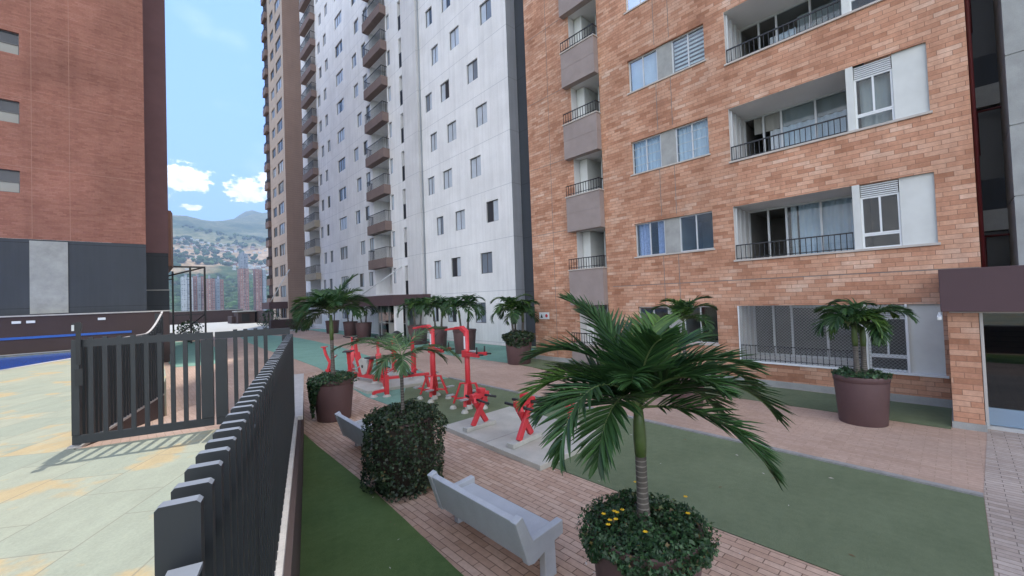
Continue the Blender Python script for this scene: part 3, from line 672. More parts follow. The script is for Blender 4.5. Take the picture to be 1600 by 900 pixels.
# ------------------------------------------------------------------ concrete benches
def bench(loc, label, ln=1.58, rz=0):
    root = empty('concrete_bench', loc, rz); tag(root, label, 'bench', 'concrete benches on the clay path')
    y1 = ln
    b = MB(); b.prism([(.09, .345), (.53, .345), (.53, .405), (.09, .405)], 'y', .08, y1-.08); b.build('seat', 'bench', root, bevel=.008)
    b = MB(); b.prism([(-.035, .65), (.03, .665), (.15, .285), (.085, .265)], 'y', .082, y1-.082); b.build('backrest', 'bench', root, bevel=.008)
    for (a, c) in ((0, .078), (y1-.078, y1)):
        b = MB(); b.prism([(-.05, .655), (.035, .69), (.155, .435), (.47, .455), (.56, .465), (.56, .335), (.44, .315), (.45, 0), (.30, 0), (.30, .27), (.16, .225), (.09, .24)], 'y', a, c)
        b.build('end_frame', 'bench', root, bevel=.008)
    return root
bench((2.42, 2.64, 0), 'nearer grey concrete bench beside the foreground palm', 1.46)
bench((2.56, 5.95, 0), 'farther grey concrete bench beside the square bush', 1.62, -.03)

# ------------------------------------------------------------------ exercise slabs and machines
sl = MB(); sl.prism([(4.40, 4.3), (6.25, 4.3), (6.35, 7.12), (4.50, 7.08)], 'z', 0, .09)
s1_ = sl.build('concrete_slab', 'slab', bevel=.01); struct(s1_)
sl = MB(); sl.prism([(4.80, 11.45), (6.95, 11.2), (7.1, 13.9), (4.9, 13.9)], 'z', 0, .10)
s2_ = sl.build('concrete_slab', 'slab', bevel=.01); struct(s2_)
jt = MB(); jt.box(4.46, 6.29, 5.68, 5.695, .09, .0935); 
struct(jt.build('slab_joint', 'kerb'))

GRP = 'red outdoor exercise machines'
def crossmachine(loc, label, rz=0, sc=1.0):
    root = empty('hand_pedal_machine', loc, rz, False, sc); tag(root, label, 'exercise machine', GRP)
    MB().box(-.36, .36, -.075, .075, 0, .075).build('footing', 'pad', root, bevel=.01)
    for sg in (-1, 1):
        b = MB(); b.beam((-.19*sg, -.03*sg, .075), (.15*sg, -.03*sg, .62), .10, .055, up=(0, 1, 0)); b.build('crossed_leg', 'redm', root, bevel=.006)
    b = MB(); b.beam((-.19, 0, .62), (.22, 0, .64), .12, .09); b.beam((.05, .0, .68), (.05, 0, .76), .16, .12); b.beam((-.12, 0, .66), (-.18, -.12, .52), .05, .04)
    b.build('head', 'redm', root, bevel=.01)
    for x, z, sg in ((-.12, .60, 1), (.16, .58, -1)):
        b = MB(); b.beam((x, 0, z), (x+.06*sg, .0, z-.03), .05, .22); b.build('crank', 'redm', root)
        b = MB(); b.tube([(x+.05*sg, -.38, z-.06*sg), (x+.05*sg, .34, z-.02*sg)], .022, 10); b.build('hand_grip', 'grip', root)
crossmachine((4.92, 6.42, .09), 'red crossed-leg hand pedal machine at the slab corner near the bush')
crossmachine((4.95, 5.18, .09), 'red crossed-leg hand pedal machine in the middle of the near slab', .1, 1.1)
crossmachine((6.15, 5.15, .06), 'red hand pedal machine half hidden by the foreground palm fronds', .2, .8)
def pullstation(loc, label, rz=0):
    root = empty('pull_up_station', loc, rz); tag(root, label, 'exercise machine', GRP)
    b = MB(); b.tube([(0, 0, .10), (0, 0, 1.86)], .062, 16); b.build('column', 'redm', root)
    for i, a in enumerate((0, 90, 180, 270)):
        c, s = math.cos(R(a+40)), math.sin(R(a+40)); b = MB()
        b.beam((c*.05, s*.05, .60), (c*.20, s*.20, .60), .05, .03); b.beam((c*.18, s*.18, .61), (c*.36, s*.36, .13), .07, .04, up=(0, 0, 1)); b.beam((c*.05, s*.05, .26), (c*.30, s*.30, .24), .045, .035)
        b.build('leg', 'redm', root)
        MB().lathe([(.001, .07), (.05, .07), (.075, .04), (.085, 0)], (c*.38, s*.38), 10).build('footing', 'pad', root)
        b = MB(); b.box(c*.44-.10, c*.44+.10, s*.44-.05, s*.44+.05, .30, .33); b.build('foot_plate', 'footplate', root)
        b = MB(); b.beam((c*.28, s*.28, .27), (c*.42, s*.42, .295), .04, .03); b.build('foot_bracket', 'redm', root)
    MB().lathe([(.001, .10), (.07, .10), (.085, .05), (.10, 0)], (0, 0), 12).build('centre_footing', 'pad', root)
    b = MB(); b.beam((0, -.02, 1.80), (0, .20, 1.92), .12, .09); b.beam((0, .18, 1.91), (0, .42, 1.90), .10, .06); b.beam((-.06, .40, 1.90), (-.10, .72, 1.86), .045, .04); b.beam((.06, .40, 1.90), (.12, .66, 1.87), .045, .04); b.beam((-.22, .58, 1.86), (.24, .56, 1.87), .035, .035)
    b.build('pull_up_arm', 'redm', root, bevel=.006)
    b = MB(); b.box(-.09, .09, -.10, .10, 1.22, 1.38); b.beam((-.07, -.08, 1.29), (-.12, -.62, 1.31), .05, .08); b.beam((.07, -.08, 1.29), (.14, -.58, 1.33), .05, .08)
    b.build('dip_arm', 'redm', root, bevel=.006)
    b = MB(); b.box(-.066, -.060, -.028, .028, 1.42, 1.72); b.build('label_plate', 'whitepaint', root)
    for x, y in ((-.12, -.60), (.14, -.56)):
        b = MB(); b.tube([(x, y+.06, 1.33), (x, y+.06, 1.50)], .018, 8); b.tube([(x, y+.02, 1.33), (x, y-.16, 1.34)], .02, 8); b.build('hand_grip', 'grip', root)
    b = MB(); b.box(-.05, .05, -.36, -.16, 1.36, 1.39); b.build('arm_pad', 'footplate', root)
pullstation((5.78, 7.95, .012), 'nearer tall red pull-up station on the dark turf')
pullstation((5.76, 9.45, .012), 'farther tall red pull-up station on the dark turf', .08)
def bike(loc, label, rz=0, disc=True, seat=.82, name='exercise_bike'):
    root = empty(name, loc, rz, False, 1.15); tag(root, label, 'exercise machine', GRP)
    b = MB(); b.beam((-.55, 0, .16), (.55, 0, .16), .09, .10); b.beam((-.5, 0, .16), (-.5, 0, .02), .08, .08); b.beam((.5, 0, .16), (.5, 0, .02), .08, .08); b.build('base_beam', 'redm', root, bevel=.006)
    for x in (-.5, .5):
        for y in (-.02,): MB().lathe([(.001, .06), (.08, .05), (.13, 0)], (x, y), 10).build('footing', 'pad', root)
    b = MB(); b.beam((-.18, 0, .18), (-.38, 0, seat-.04), .10, .07); b.beam((-.38, 0, seat-.04), (-.34, 0, seat), .12, .12); b.build('seat_post', 'redm', root, bevel=.006)
    b = MB(); b.box(-.55, -.22, -.15, .15, seat, seat+.035); b.build('seat', 'grip', root, bevel=.015)
    b = MB(); b.beam((.10, 0, .18), (.36, 0, .78), .14, .10); b.beam((.36, 0, .76), (.42, 0, 1.08), .07, .06); b.beam((.42, 0, 1.06), (.28, .0, 1.16), .05, .05); b.build('front_post', 'redm', root, bevel=.006)
    for s in (-1, 1):
        b = MB(); b.tube([(.30, 0, 1.15), (.27, .16*s, 1.18), (.14, .22*s, 1.22)], .017, 8); b.build('handlebar', 'grip', root)
        b = MB(); b.beam((.12, .07*s, .42), (.12+.12*s, .07*s, .36), .025, .03); b.box(.06+.12*s, .18+.12*s, .08*s-.0, .17*s, .345, .37); b.build('pedal', 'footplate', root)
    if disc:
        b = MB(); b.tube([(.02, -.05, .42), (.02, .05, .42)], .23, 28); b.build('wheel_disc', 'pad', root)
        b = MB(); b.tube([(.02, -.056, .42), (.02, .056, .42)], .045, 12); b.beam((.02, -.06, .56), (.02, -.06, .28), .03, .01); b.build('hub', 'grip', root)
bike((5.35, 12.95, .10), 'red exercise bike with a grey wheel disc on the far slab', R(100), True, .66)
bike((5.45, 11.95, .10), 'red exercise bike behind the arching pale frond', R(75), True, .70)
bike((5.7, 15.0, .012), 'red exercise bike on the teal turf behind the tall palm trunk', R(60), False, .78)
def walker(loc, label, rz=0):
    root = empty('air_walker', loc, rz); tag(root, label, 'exercise machine', GRP)
    MB().lathe([(.001, .08), (.12, .07), (.18, 0)], (0, 0), 12).build('footing', 'pad', root)
    b = MB(); b.beam((0, 0, .06), (0, 0, .75), .12, .12); b.beam((0, 0, .72), (-.06, 0, 1.2), .10, .09); b.beam((-.06, 0, 1.18), (.10, 0, 1.34), .07, .06); b.build('column', 'redm', root, bevel=.006)
    for s in (-1, 1):
        b = MB(); b.beam((0, .05*s, .30), (.35*s, .16*s, .16), .05, .05); b.build('swing_arm', 'redm', root)
        b = MB(); b.box(.35*s-.12, .35*s+.12, .16*s-.05, .16*s+.05, .14, .17); b.build('foot_plate', 'footplate', root)
        b = MB(); b.tube([(.08, .03*s, 1.32), (.16, .10*s, 1.46)], .018, 8); b.tube([(-.05, .05*s, 1.2), (-.30, .12*s, 1.22)], .02, 8); b.build('handlebar', 'grip', root)
walker((6.6, 13.4, .10), 'red air walker column left among the machines behind the far slab', R(20))
walker((6.75, 12.3, .10), 'red air walker column in the middle of the back row', R(20))
walker((6.9, 11.35, .10), 'red air walker column right above the arching pale frond', R(20))
def rower(loc, label, rz=0):
    root = empty('rowing_machine', loc, rz); tag(root, label, 'exercise machine', GRP)
    b = MB(); b.beam((0, 0, .05), (0, 0, .58), .11, .11); b.beam((0, 0, .18), (-.30, .18, .12), .08, .08); b.beam((-.30, .18, .14), (-.30, .18, .02), .08, .08); b.beam((0, 0, .50), (1.25, .0, .46), .12, .07); b.beam((1.15, 0, .46), (1.25, 0, .03), .08, .08)
    b.build('frame', 'redm', root, bevel=.006)
    for x, y in ((0, 0), (-.30, .18), (1.25, 0)): MB().lathe([(.001, .07), (.07, .06), (.12, 0)], (x, y), 10).build('footing', 'pad', root)
    b = MB(); b.box(.45, .75, -.16, .16, .54, .57); b.build('seat', 'grip', root, bevel=.01)
    b = MB(); b.beam((-.02, 0, .56), (.0, 0, .80), .08, .07)
    for k in range(5): b.beam((-.10+.05*k, -.20, .62+.03*k), (-.10+.05*k, .20, .62+.03*k), .02, .02)
    b.build('spring_block', 'redm', root)
    b = MB(); b.tube([(.02, -.25, .82), (.02, .25, .82)], .018, 8); b.build('handlebar', 'grip', root)
rower((5.05, 10.75, .012), 'low red rowing machine at the near edge of the dark turf', R(-8))
def stepper(loc, label, rz=0):
    root = empty('leg_stretcher', loc, rz); tag(root, label, 'exercise machine', GRP)
    MB().box(-.2, .2, -.16, .16, 0, .05).build('footing', 'pad', root)
    b = MB(); b.beam((-.1, 0, .05), (.0, 0, .40), .12, .09); b.beam((0, 0, .38), (-.16, 0, .72), .09, .08); b.beam((-.16, 0, .70), (-.22, 0, .98), .09, .08); b.beam((-.04, 0, .42), (.22, 0, .66), .06, .06); b.beam((.10, 0, .10), (-.22, .1, .10), .08, .08)
    b.build('frame', 'redm', root, bevel=.006)
    b = MB(); b.tube([(.20, -.14, .66), (.20, .14, .66)], .03, 10); b.build('roller', 'pad', root)
    b = MB(); b.box(-.30, -.12, -.10, .10, .98, 1.01); b.build('back_pad', 'redm', root)
stepper((5.35, 16.1, .012), 'small red leg stretcher on the teal turf left of the tall palm trunk', R(-42))

bg_ = MB(); bg_.lathe([(.001, 0), (.25, 0), (.34, .15), (.36, .42), (.30, .62), (.16, .74), (.05, .78)], n=18)
random.seed(3)
bg_.v = [(x*random.uniform(.92, 1.08), y*random.uniform(.92, 1.08), z) for x, y, z in bg_.v]
bo = bg_.build('rubbish_bag', 'black'); bo.location = (12.05, 24.0, .012); tag(bo, 'black rubbish bag by the entrance of the white building', 'rubbish bag')
mt = MB(); mt.box(-.55, .55, -.3, .3, 0, .35); bo = mt.build('storage_chest', 'grip', bevel=.04); bo.location = (12.4, 26.6, .012); tag(bo, 'low dark chest lying before the white building entrance', 'chest')
random.seed(11)
fl = MB()
for i in range(150):
    x, y = random.choice([(random.uniform(2.4, 7.5), random.uniform(0.5, 10)), (random.uniform(.7, 2.3), random.uniform(1.5, 8)), (random.gauss(3, .5), random.gauss(2.0, .7)), (random.gauss(2.8, .5), random.gauss(5.3, .6))])
    if (x < 2.4 and x < .3 + .277*y/.961 + .35) or math.hypot(x-2.72, y-1.62) < .45: continue
    a = random.uniform(0, 6.28); s_ = random.uniform(.008, .022); d = Vector((math.cos(a), math.sin(a), 0))*s_*1.6; e = Vector((-math.sin(a), math.cos(a), 0))*s_*.5; c = Vector((x, y, .018 if not (4.4 < x < 6.4 and 4.3 < y < 7.1) else .1))
    fl.poly([c-d, c-e+Vector((0, 0, .004)), c+d, c+e], random.choice([0, 0, 1]))
o = fl.build('fallen_leaves', ['litterleaf', 'stonetrim'], autofix=False); tag(o, 'dry leaf litter scattered over the turf and clay paving', 'leaf litter', kind='stuff')

# ------------------------------------------------------------------ window kits
def winmesh(w_, h_, v, depth=.10, fr_='bronze'):
    """sliding window in a reveal, local origin at its lower near corner, facing -x; v picks what is behind each leaf"""
    b = MB(); t = .035
    b.box(depth-.03, depth+.03, 0, w_, 0, t, 0); b.box(depth-.03, depth+.03, 0, w_, h_-t, h_, 0)
    b.box(depth-.03, depth+.03, 0, t, t, h_-t, 0); b.box(depth-.03, depth+.03, w_-t, w_, t, h_-t, 0)
    nm = max(1, round(w_/.55)) if w_ > .7 else 1
    for i in range(nm):
        a, c = t + (w_-2*t)*i/nm, t + (w_-2*t)*(i+1)/nm
        if i: b.box(depth-.025, depth+.025, a-.016, a+.016, t, h_-t, 0)
        b.poly([(depth+(.01 if i % 2 else 0), a, t), (depth+(.01 if i % 2 else 0), c, t), (depth+(.01 if i % 2 else 0), c, h_-t), (depth+(.01 if i % 2 else 0), a, h_-t)], 1+v[i % len(v)])
    return b
WIN_CACHE = {}
def place_window(parent, X, y0, z0, w_, h_, v, fr_='bronze', depth=.10):
    key = (round(w_, 2), round(h_, 2), tuple(v), fr_)
    if key not in WIN_CACHE:
        o = winmesh(w_, h_, v, depth).build('window', [fr_, 'paneA', 'paneB', 'paneC'], None, autofix=False); WIN_CACHE[key] = o
    else: o = WIN_CACHE[key].copy(); COL.objects.link(o)
    o.location = (X, y0, z0); attach(o, parent); return o
VARS = [(0, 0), (0, 2), (2, 0), (0, 0), (2, 2), (0, 0), (1, 0), (0, 1), (0, 0), (2, 0)]

# ------------------------------------------------------------------ white tower
XW = 14.8; HT = 84
wb = empty('white_apartment_tower', (XW, 34, 0), 0, True); tag(wb, 'tall white apartment tower with small windows and brown stacked balconies', 'apartment building')
off = [0, -.72, -1.4, 0, -.72, 0, -1.4, -.5, -.1, -1.1, -.4, -1.4, 0]
holes = []; wins = []
def addw(y0, y1, k, h0=1.2, h1=2.4, small=False):
    z0, z1 = h0+2.87*k, h1+2.87*k; holes.append((y0, y1, z0, z1)); wins.append((y0, y1-y0, z0, z1-z0))
for k in range(0, 9):
    o = off[k]; addw(18.37+o, 19.42+o, k); addw(21.33+o*.88, 22.36+o*.88, k)
    addw(23.40+o*.66, 24.24+o*.66, k)
for k in range(1, 11): addw(29.28, 29.80, k)
for k in range(1, 12):
    o2 = (off[k]+1.4)*.7; addw(34.9+o2*.95, 35.95+o2*.95, k); addw(33.45+o2*.75-.35, 34.35+o2*.75-.35, k) if k > 0 else None
for k in range(1, 13): addw(39.0, 40.9, k)
for k in range(1, 14):
    o3 = (off[k % 13]+1.4)*.62; addw(42.85+o3, 43.7+o3, k); addw(44.75+o3, 45.6+o3, k)
addw(39.0, 40.9, 0); addw(44.2, 45.1, 0)
lh = [(26.96, 27.86, 3.05+2.87*j, 5.3+2.87*j) for j in range(0, 12)]
sh = [(29.95, 33.0, .05 if j < 0 else 3.3+2.87*j, 2.5 if j < 0 else 5.55+2.87*j) for j in range(0, 12)]
fh = [(46.85, 50.4, 3.3+2.87*j, 5.55+2.87*j) for j in range(-1, 15)]; fh = [(a, b_, max(.1, c), d) for a, b_, c, d in fh]
ent = [(25.6, 29.6, .02, 2.3)]
wm = MB()
wall(wm, 'x', XW, 15.8, 24.95, 0, HT, [h for h in holes if h[1] < 24.9], .14)
wall(wm, 'x', XW, 27.0, 52.2, 2.5, HT, [h for h in holes if h[0] > 28 and h[2] > 2.5], .14)
# re-cut with the deep recesses too
wm = MB()
def _w(a, b_): return a
wall(wm, 'x', XW, 15.8, 24.95, 0, HT, [h for h in holes if h[1] < 24.95], .14)
sh2 = sh; deep = lh + sh2 + fh
# window reveals and deep reveals need different depths: cut all, then add deep boxes
sm_ = [h for h in holes if h[0] > 28]
wall(wm, 'x', XW, 27.0, 52.2, 0, HT, sm_ + deep + [(27.001, 29.6, .02, 2.3)], 0)
for hs, dp in ((sm_, .14), (deep, 1.3), ([(27.001, 29.6, .02, 2.3)], .6)):
    for a, b_, c0, c1 in hs:
        for q in ([(a, c0), (a, c1)], [(b_, c0), (b_, c1)], [(a, c0), (b_, c0)], [(a, c1), (b_, c1)]):
            wm.poly([(XW, *q[0]), (XW, *q[1]), (XW+dp, *q[1]), (XW+dp, *q[0])], 0)
        if dp > 1: wm.poly([(XW+dp, a, c0), (XW+dp, b_, c0), (XW+dp, b_, c1), (XW+dp, a, c1)], 1)
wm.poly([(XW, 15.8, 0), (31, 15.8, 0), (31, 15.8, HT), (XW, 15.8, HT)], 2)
wm.poly([(XW, 52.2, 0), (31, 52.2, 0), (31, 52.2, HT), (XW, 52.2, HT)], 0)
wm.poly([(31, 15.8, 0), (31, 52.2, 0), (31, 52.2, HT), (31, 15.8, HT)], 0)
wm.poly([(XW, 15.8, HT), (31, 15.8, HT), (31, 52.2, HT), (XW, 52.2, HT)], 0)
wm.build('wall', ['white', 'loggiawall', 'greyside'], wb, autofix=False)
pl_ = MB(); pl_.box(XW-.22, XW+.3, 24.952, 26.998, 0, HT); pl_.build('pilaster', 'pilaster', wb)
dp_ = MB(); dp_.tube([(XW-.06, 24.82, 2.6), (XW-.06, 24.82, HT)], .05, 8); dp_.build('drainpipe', 'greyside', wb)
random.seed(21)
for i, (y0, w_, z0, h_) in enumerate(wins):
    if y0 > 16: place_window(wb, XW, y0, z0, w_, h_, random.choice(VARS))
def balcony(parent, X, y0, y1, z0, mat, proj=.55, hb=.72, hr=.85, nb=14, door=True, depth=1.25):
    b = MB(); b.box(X-proj, X-.003, y0, y1, z0, z0+.18); b.box(X-proj, X-proj+.12, y0, y1, z0+.18, z0+hb); b.box(X-proj+.12, X-.003, y0, y0+.12, z0+.18, z0+hb); b.box(X-proj+.12, X-.003, y1-.12, y1, z0+.18, z0+hb)
    o = b.build('balcony', mat, parent)
    r = MB(); zt = z0+hb+hr; xr = X-proj+.05
    r.box(xr-.02, xr+.02, y0+.03, y1-.03, zt-.04, zt)
    n_ = max(3, int((y1-y0)/.14))
    for i in range(n_+1): y = y0+.05+(y1-y0-.1)*i/n_; r.box(xr-.01, xr+.01, y-.01, y+.01, z0+hb, zt-.04)
    for yy in (y0+.05, y1-.05):
        r.box(xr+.02, X-.01, yy-.02, yy+.02, zt-.04, zt)
        for i in range(1, 4): xx = xr+proj*.25*i; r.box(xx-.01, xx+.01, yy-.01, yy+.01, z0+hb, zt-.04)
    ro = r.build('railing', 'black', None); ro.parent = o
    return o
def recess_door(parent, X, y0, y1, z0, z1, dark='paneB'):
    b = MB(); ym = y0+(y1-y0)*.45
    b.box(X-.04, X, ym, ym+.05, z0, z1, 0); b.box(X-.04, X, y0+.05, y0+.1, z0, z1, 0); b.poly([(X-.01, y0+.1, z0), (X-.01, ym, z0), (X-.01, ym, z1), (X-.01, y0+.1, z1)], 1)
    return b.build('balcony_door', ['alu', dark], parent, autofix=False)
for j in range(0, 12):
    balcony(wb, XW, 29.75, 33.1, 2.52+2.87*j if j else 2.52+.0, 'balcbrown') if j else None
    recess_door(wb, XW+1.28, 30.2, 32.9, 3.32+2.87*j, 5.5+2.87*j)
for j in range(0, 14):
    balcony(wb, XW, 46.7, 50.55, 2.52+2.87*j, 'balctan' if j < 4 else 'balcbrown')
    recess_door(wb, XW+1.28, 47.2, 50.2, 3.32+2.87*j, 5.5+2.87*j)
for j in range(0, 12):
    b = MB(); z0 = 3.05+2.87*j; b.box(XW+.02, XW+.05, 26.98, 27.84, z0+1.08, z0+1.13)
    for i in range(9): y = 27.0+.1*i; b.box(XW+.025, XW+.045, y, y+.02, z0, z0+1.08)
    b.poly([(XW+.06, 26.98, z0), (XW+.06, 27.84, z0), (XW+.06, 27.84, z0+1.08), (XW+.06, 26.98, z0+1.08)])
    b.build('railing', 'black', wb)
# entrance of the white tower
cb_ = MB(); cb_.box(12.0, XW-.003, 24.3, 33.4, 2.38, 3.08); cb_.build('canopy', 'browncan', wb, bevel=.01)
rd = MB(); rd.tube([(XW, 28.3, 5.3), (12.3, 30.6, 3.06)], .035, 8); rd.build('tie_rod', 'alu', wb)
eg = MB(); eg.box(13.8, 13.86, 26.0, 30.4, .05, 2.36, 0); eg.build('entrance_glass', 'doorglass', wb)
ef = MB()
for y in (26.0, 27.3, 28.6, 29.9, 30.4): ef.box(13.76, 13.90, y-.03, y+.03, .02, 2.37)
ef.box(13.77, 13.89, 26.03, 30.37, 1.05, 1.1); ef.build('entrance_frame', 'alu', wb)
ep = MB(); ep.box(13.2, 13.3, 25.4, 27.4, .02, 1.1); ep.build('entrance_counter', 'blind', wb)
pw = MB(); pw.box(12.3, 12.8, 24.5, 24.8, 0, 2.37); pw.build('canopy_pier', 'white', wb)
# dark link wall between the white tower and the brick building
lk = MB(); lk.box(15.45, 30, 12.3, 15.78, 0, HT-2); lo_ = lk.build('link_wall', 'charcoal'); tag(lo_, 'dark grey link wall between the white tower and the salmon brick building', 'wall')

# ------------------------------------------------------------------ cream and brown tower beyond
cb = empty('cream_apartment_tower', (XW, 66, 0), 0, True); tag(cb, 'cream and brown tower beyond the white one with narrow balconies on its edge', 'apartment building')
ch = []; cw = []
for k in range(0, 18):
    ch += [(61.0, 63.9, 1.0+2.87*k, 2.55+2.87*k), (64.9, 66.9, 1.15+2.87*k, 2.5+2.87*k)]
cm = MB(); wall(cm, 'x', XW, 60.0, 68.2, 0, HT, ch, .15)
cm.poly([(XW, 60, 0), (28, 60, 0), (28, 60, HT), (XW, 60, HT)], 1); cm.poly([(XW, 68.2, 0), (28, 68.2, 0), (28, 68.2, HT), (XW, 68.2, HT)], 0); cm.poly([(XW, 60, HT), (28, 60, HT), (28, 68.2, HT), (XW, 68.2, HT)], 0); cm.poly([(28, 60, 0), (28, 68.2, 0), (28, 68.2, HT), (28, 60, HT)], 0)
cm.build('wall', ['cream', 'brownwall'], cb, autofix=False)
for (a, b_, c, d) in ch: place_window(cb, XW, a, c, b_-a, d-c, random.choice([(1, 2), (2, 1), (1, 1), (2, 0), (1, 0)]))
for k in range(1, 18): balcony(cb, XW, 68.4, 70.4, .1+2.87*k, 'balcbrown', .35, .9, .5)
bk = MB(); bk.box(XW, 28, 68.21, 70.6, 0, HT); bk.build('balcony_back_wall', 'brownpool', cb)
cc = MB(); cc.box(12.6, XW-.003, 60.3, 64.5, 2.3, 3.2); cc.build('canopy', 'browncan', cb)
cr_ = MB(); cr_.tube([(XW+.2, 59.9, 7.5), (12.8, 60.6, 3.2)], .06, 6); cr_.build('tie_rod', 'alu', cb)

# ------------------------------------------------------------------ salmon brick building
XB = 12.4; HB = 45; P = 2.79
bb = empty('brick_apartment_building', (XB, 6, 0), 0, True); tag(bb, 'salmon brick apartment building with loggias, netted ground window and brown canopy', 'apartment building')
KF = 6
hs = []; BIG = []; SMALL = []; BAL = []
for k in range(0, KF):
    hs += [(.21, 4.15, .65+P*k, 2.15+P*k)]; BIG.append(k)
    hs += [(4.72, 7.26, 1.04+P*k, 2.15+P*k)]; SMALL.append(k)
    if k: hs += [(8.42, 9.72, .77+P*(k-1)+.0, 2.27+P*(k-1))]
bmW = MB(); wall(bmW, 'x', XB, -.36, 12.1, .12, HB, hs, 0)
for a, b_, c0, c1 in hs:
    dpt = .16 if abs(a-4.72) < .01 else (1.5 if a > 8 else 0)
    if dpt == 0: continue
    for q in ([(a, c0), (a, c1)], [(b_, c0), (b_, c1)], [(a, c0), (b_, c0)], [(a, c1), (b_, c1)]):
        bmW.poly([(XB, *q[0]), (XB, *q[1]), (XB+dpt, *q[1]), (XB+dpt, *q[0])], 0 if dpt < 1 else 1)
    if dpt > 1: bmW.poly([(XB+dpt, a, c0), (XB+dpt, b_, c0), (XB+dpt, b_, c1), (XB+dpt, a, c1)], 1)
bmW.poly([(XB, 12.1, 0), (28, 12.1, 0), (28, 12.1, HB), (XB, 12.1, HB)], 0); bmW.poly([(XB, -.36, 0), (14.0, -.36, 0), (14.0, -.36, HB), (XB, -.36, HB)], 0)
bmW.poly([(28, -.36, 0), (28, 12.1, 0), (28, 12.1, HB), (28, -.36, HB)], 0); bmW.poly([(XB, -.36, HB), (28, -.36, HB), (28, 12.1, HB), (XB, 12.1, HB)], 0)
bmW.build('wall', ['brick', 'loggiawall'], bb, autofix=False)
pn = MB(); pn.box(XB-.05, XB-.002, .13, 12.1, 0, .16); pn.box(XB-.04, XB+.2, -.36, 12.1, 0, .118); pn.build('plinth', 'conc', bb)
# movement joints
mj = MB()
for y in (10.9, 6.27, 5.78): 
    segs = [(.2, .95)] + [(2.25+P*k, .98+P*(k+1)) for k in range(0, 5)] if y < 8 else [(.2, 16)]
    for a, b_ in segs: mj.box(XB-.003, XB+.01, y-.009, y+.009, a, b_)
for k in range(0, 5):
    z = 2.87+P*k; mj.box(XB-.004, XB+.01, -.34, 8.2 if k == 0 else 3.5, z-.009, z+.009) if k in (0,) else None
    mj.box(XB-.004, XB+.01, 10.2, 12.05, z+2.3-.009, z+2.3+.009)
mj.build('movement_joints', 'roomdark', bb)
def curtain(parent, X, y0, y1, z0, z1, mat, amp=.03, wl=.16):
    b = MB(); n_ = max(6, int((y1-y0)/.02)); ph = random.uniform(0, 6)
    pts = [(X+amp*math.sin(2*math.pi*(y0+(y1-y0)*i/n_)/wl+ph)+amp*.4*math.sin(17*(y0+(y1-y0)*i/n_)), y0+(y1-y0)*i/n_) for i in range(n_+1)]
    for (xa, ya), (xb, yb) in zip(pts, pts[1:]): b.poly([(xa, ya, z0), (xb, yb, z0), (xb, yb, z1), (xa, ya, z1)], 0, True)
    return b.build('curtain', mat, parent, autofix=False)
def realwindow(parent, X, y0, y1, z0, z1, nm=2, mats='alu', t=.035):
    f = MB(); f.box(X-.03, X+.03, y0, y1, z0, z0+t); f.box(X-.03, X+.03, y0, y1, z1-t, z1); f.box(X-.03, X+.03, y0, y0+t, z0+t, z1-t); f.box(X-.03, X+.03, y1-t, y1, z0+t, z1-t)
    for i in range(1, nm): y = y0+(y1-y0)*i/nm; f.box(X-.022, X+.022, y-.018, y+.018, z0+t, z1-t)
    o = f.build('window', mats, parent)
    p = MB(); p.poly([(X, y0+t, z0+t), (X, y1-t, z0+t), (X, y1-t, z1-t), (X, y0+t, z1-t)]); po = p.build('pane', 'glass', None, autofix=False); po.parent = o
    return o
def room(parent, X, y0, y1, z0, z1, dpt, mat='roomdark', nm='room'):
    b = MB(); x1 = X+dpt
    b.poly([(x1, y0, z0), (x1, y1, z0), (x1, y1, z1), (x1, y0, z1)])
    for q in ([(y0, z0), (y0, z1)], [(y1, z0), (y1, z1)], [(y0, z0), (y1, z0)], [(y0, z1), (y1, z1)]): b.poly([(X, *q[0]), (X, *q[1]), (x1, *q[1]), (x1, *q[0])])
    return b.build(nm, mat, parent, autofix=False)
smallin = {0: ('n', 'n'), 1: ('n', 'b'), 2: ('c', 'c'), 3: ('s', 'w'), 4: ('n', 'n'), 5: ('w', 'w')}
for k in SMALL:
    z0, z1 = 1.04+P*k, 2.15+P*k
    b = MB(); b.box(XB+.07, XB+.155, 5.74, 6.22, z0, z1); b.build('panel', 'conc', bb)
    b = MB(); b.box(XB-.035, XB+.16, 4.68, 7.30, z0-.045, z0-.001); b.build('sill', 'stonetrim', bb)
    for idx, (a, c) in enumerate(((4.72, 5.74), (6.22, 7.26))):
        room(bb, XB+.16, a, c, z0, z1, 1.6); realwindow(bb, XB+.12, a, c, z0, z1)
        kind = smallin[k][idx]
        if kind == 'w': curtain(bb, XB+.24, a+.02, c-.02, z0, z1, 'curt', .004, .3)
        if kind == 'c':
            curtain(bb, XB+.24, a+.02, c-.02, z0, z1, 'curt', .012, .14)
            b = MB()
            for i in range(3): b.box(XB+.085, XB+.10, a+.03, c-.03, z0+.28*(i+1), z0+.28*(i+1)+.012)
            b.build('glazing_bars', 'alu', bb)
        if kind == 'b': curtain(bb, XB+.24, a+.05, a+.32, z0, z1, 'curtb', .02, .12); curtain(bb, XB+.24, c-.42, c-.04, z0, z1, 'curtb', .02, .12)
        if kind == 's':
            b = MB()
            for i in range(9): b.box(XB+.22, XB+.23, a+.03, c-.03, z0+.04+.125*i, z0+.10+.125*i)
            b.build('slatted_blind', 'dirtywhite', bb)
def bars(parent, X, y0, y1, z0, z1, sp_=.115, nm='railing'):
    b = MB(); b.box(X-.018, X+.018, y0, y1, z1-.03, z1); b.box(X-.012, X+.012, y0, y1, z0+.03, z0+.05)
    n_ = int((y1-y0)/sp_)
    for i in range(n_+1): y = y0+.01+(y1-y0-.02)*i/n_; b.box(X-.008, X+.008, y-.008, y+.008, z0, z1-.03)
    return b.build(nm, 'black', parent)
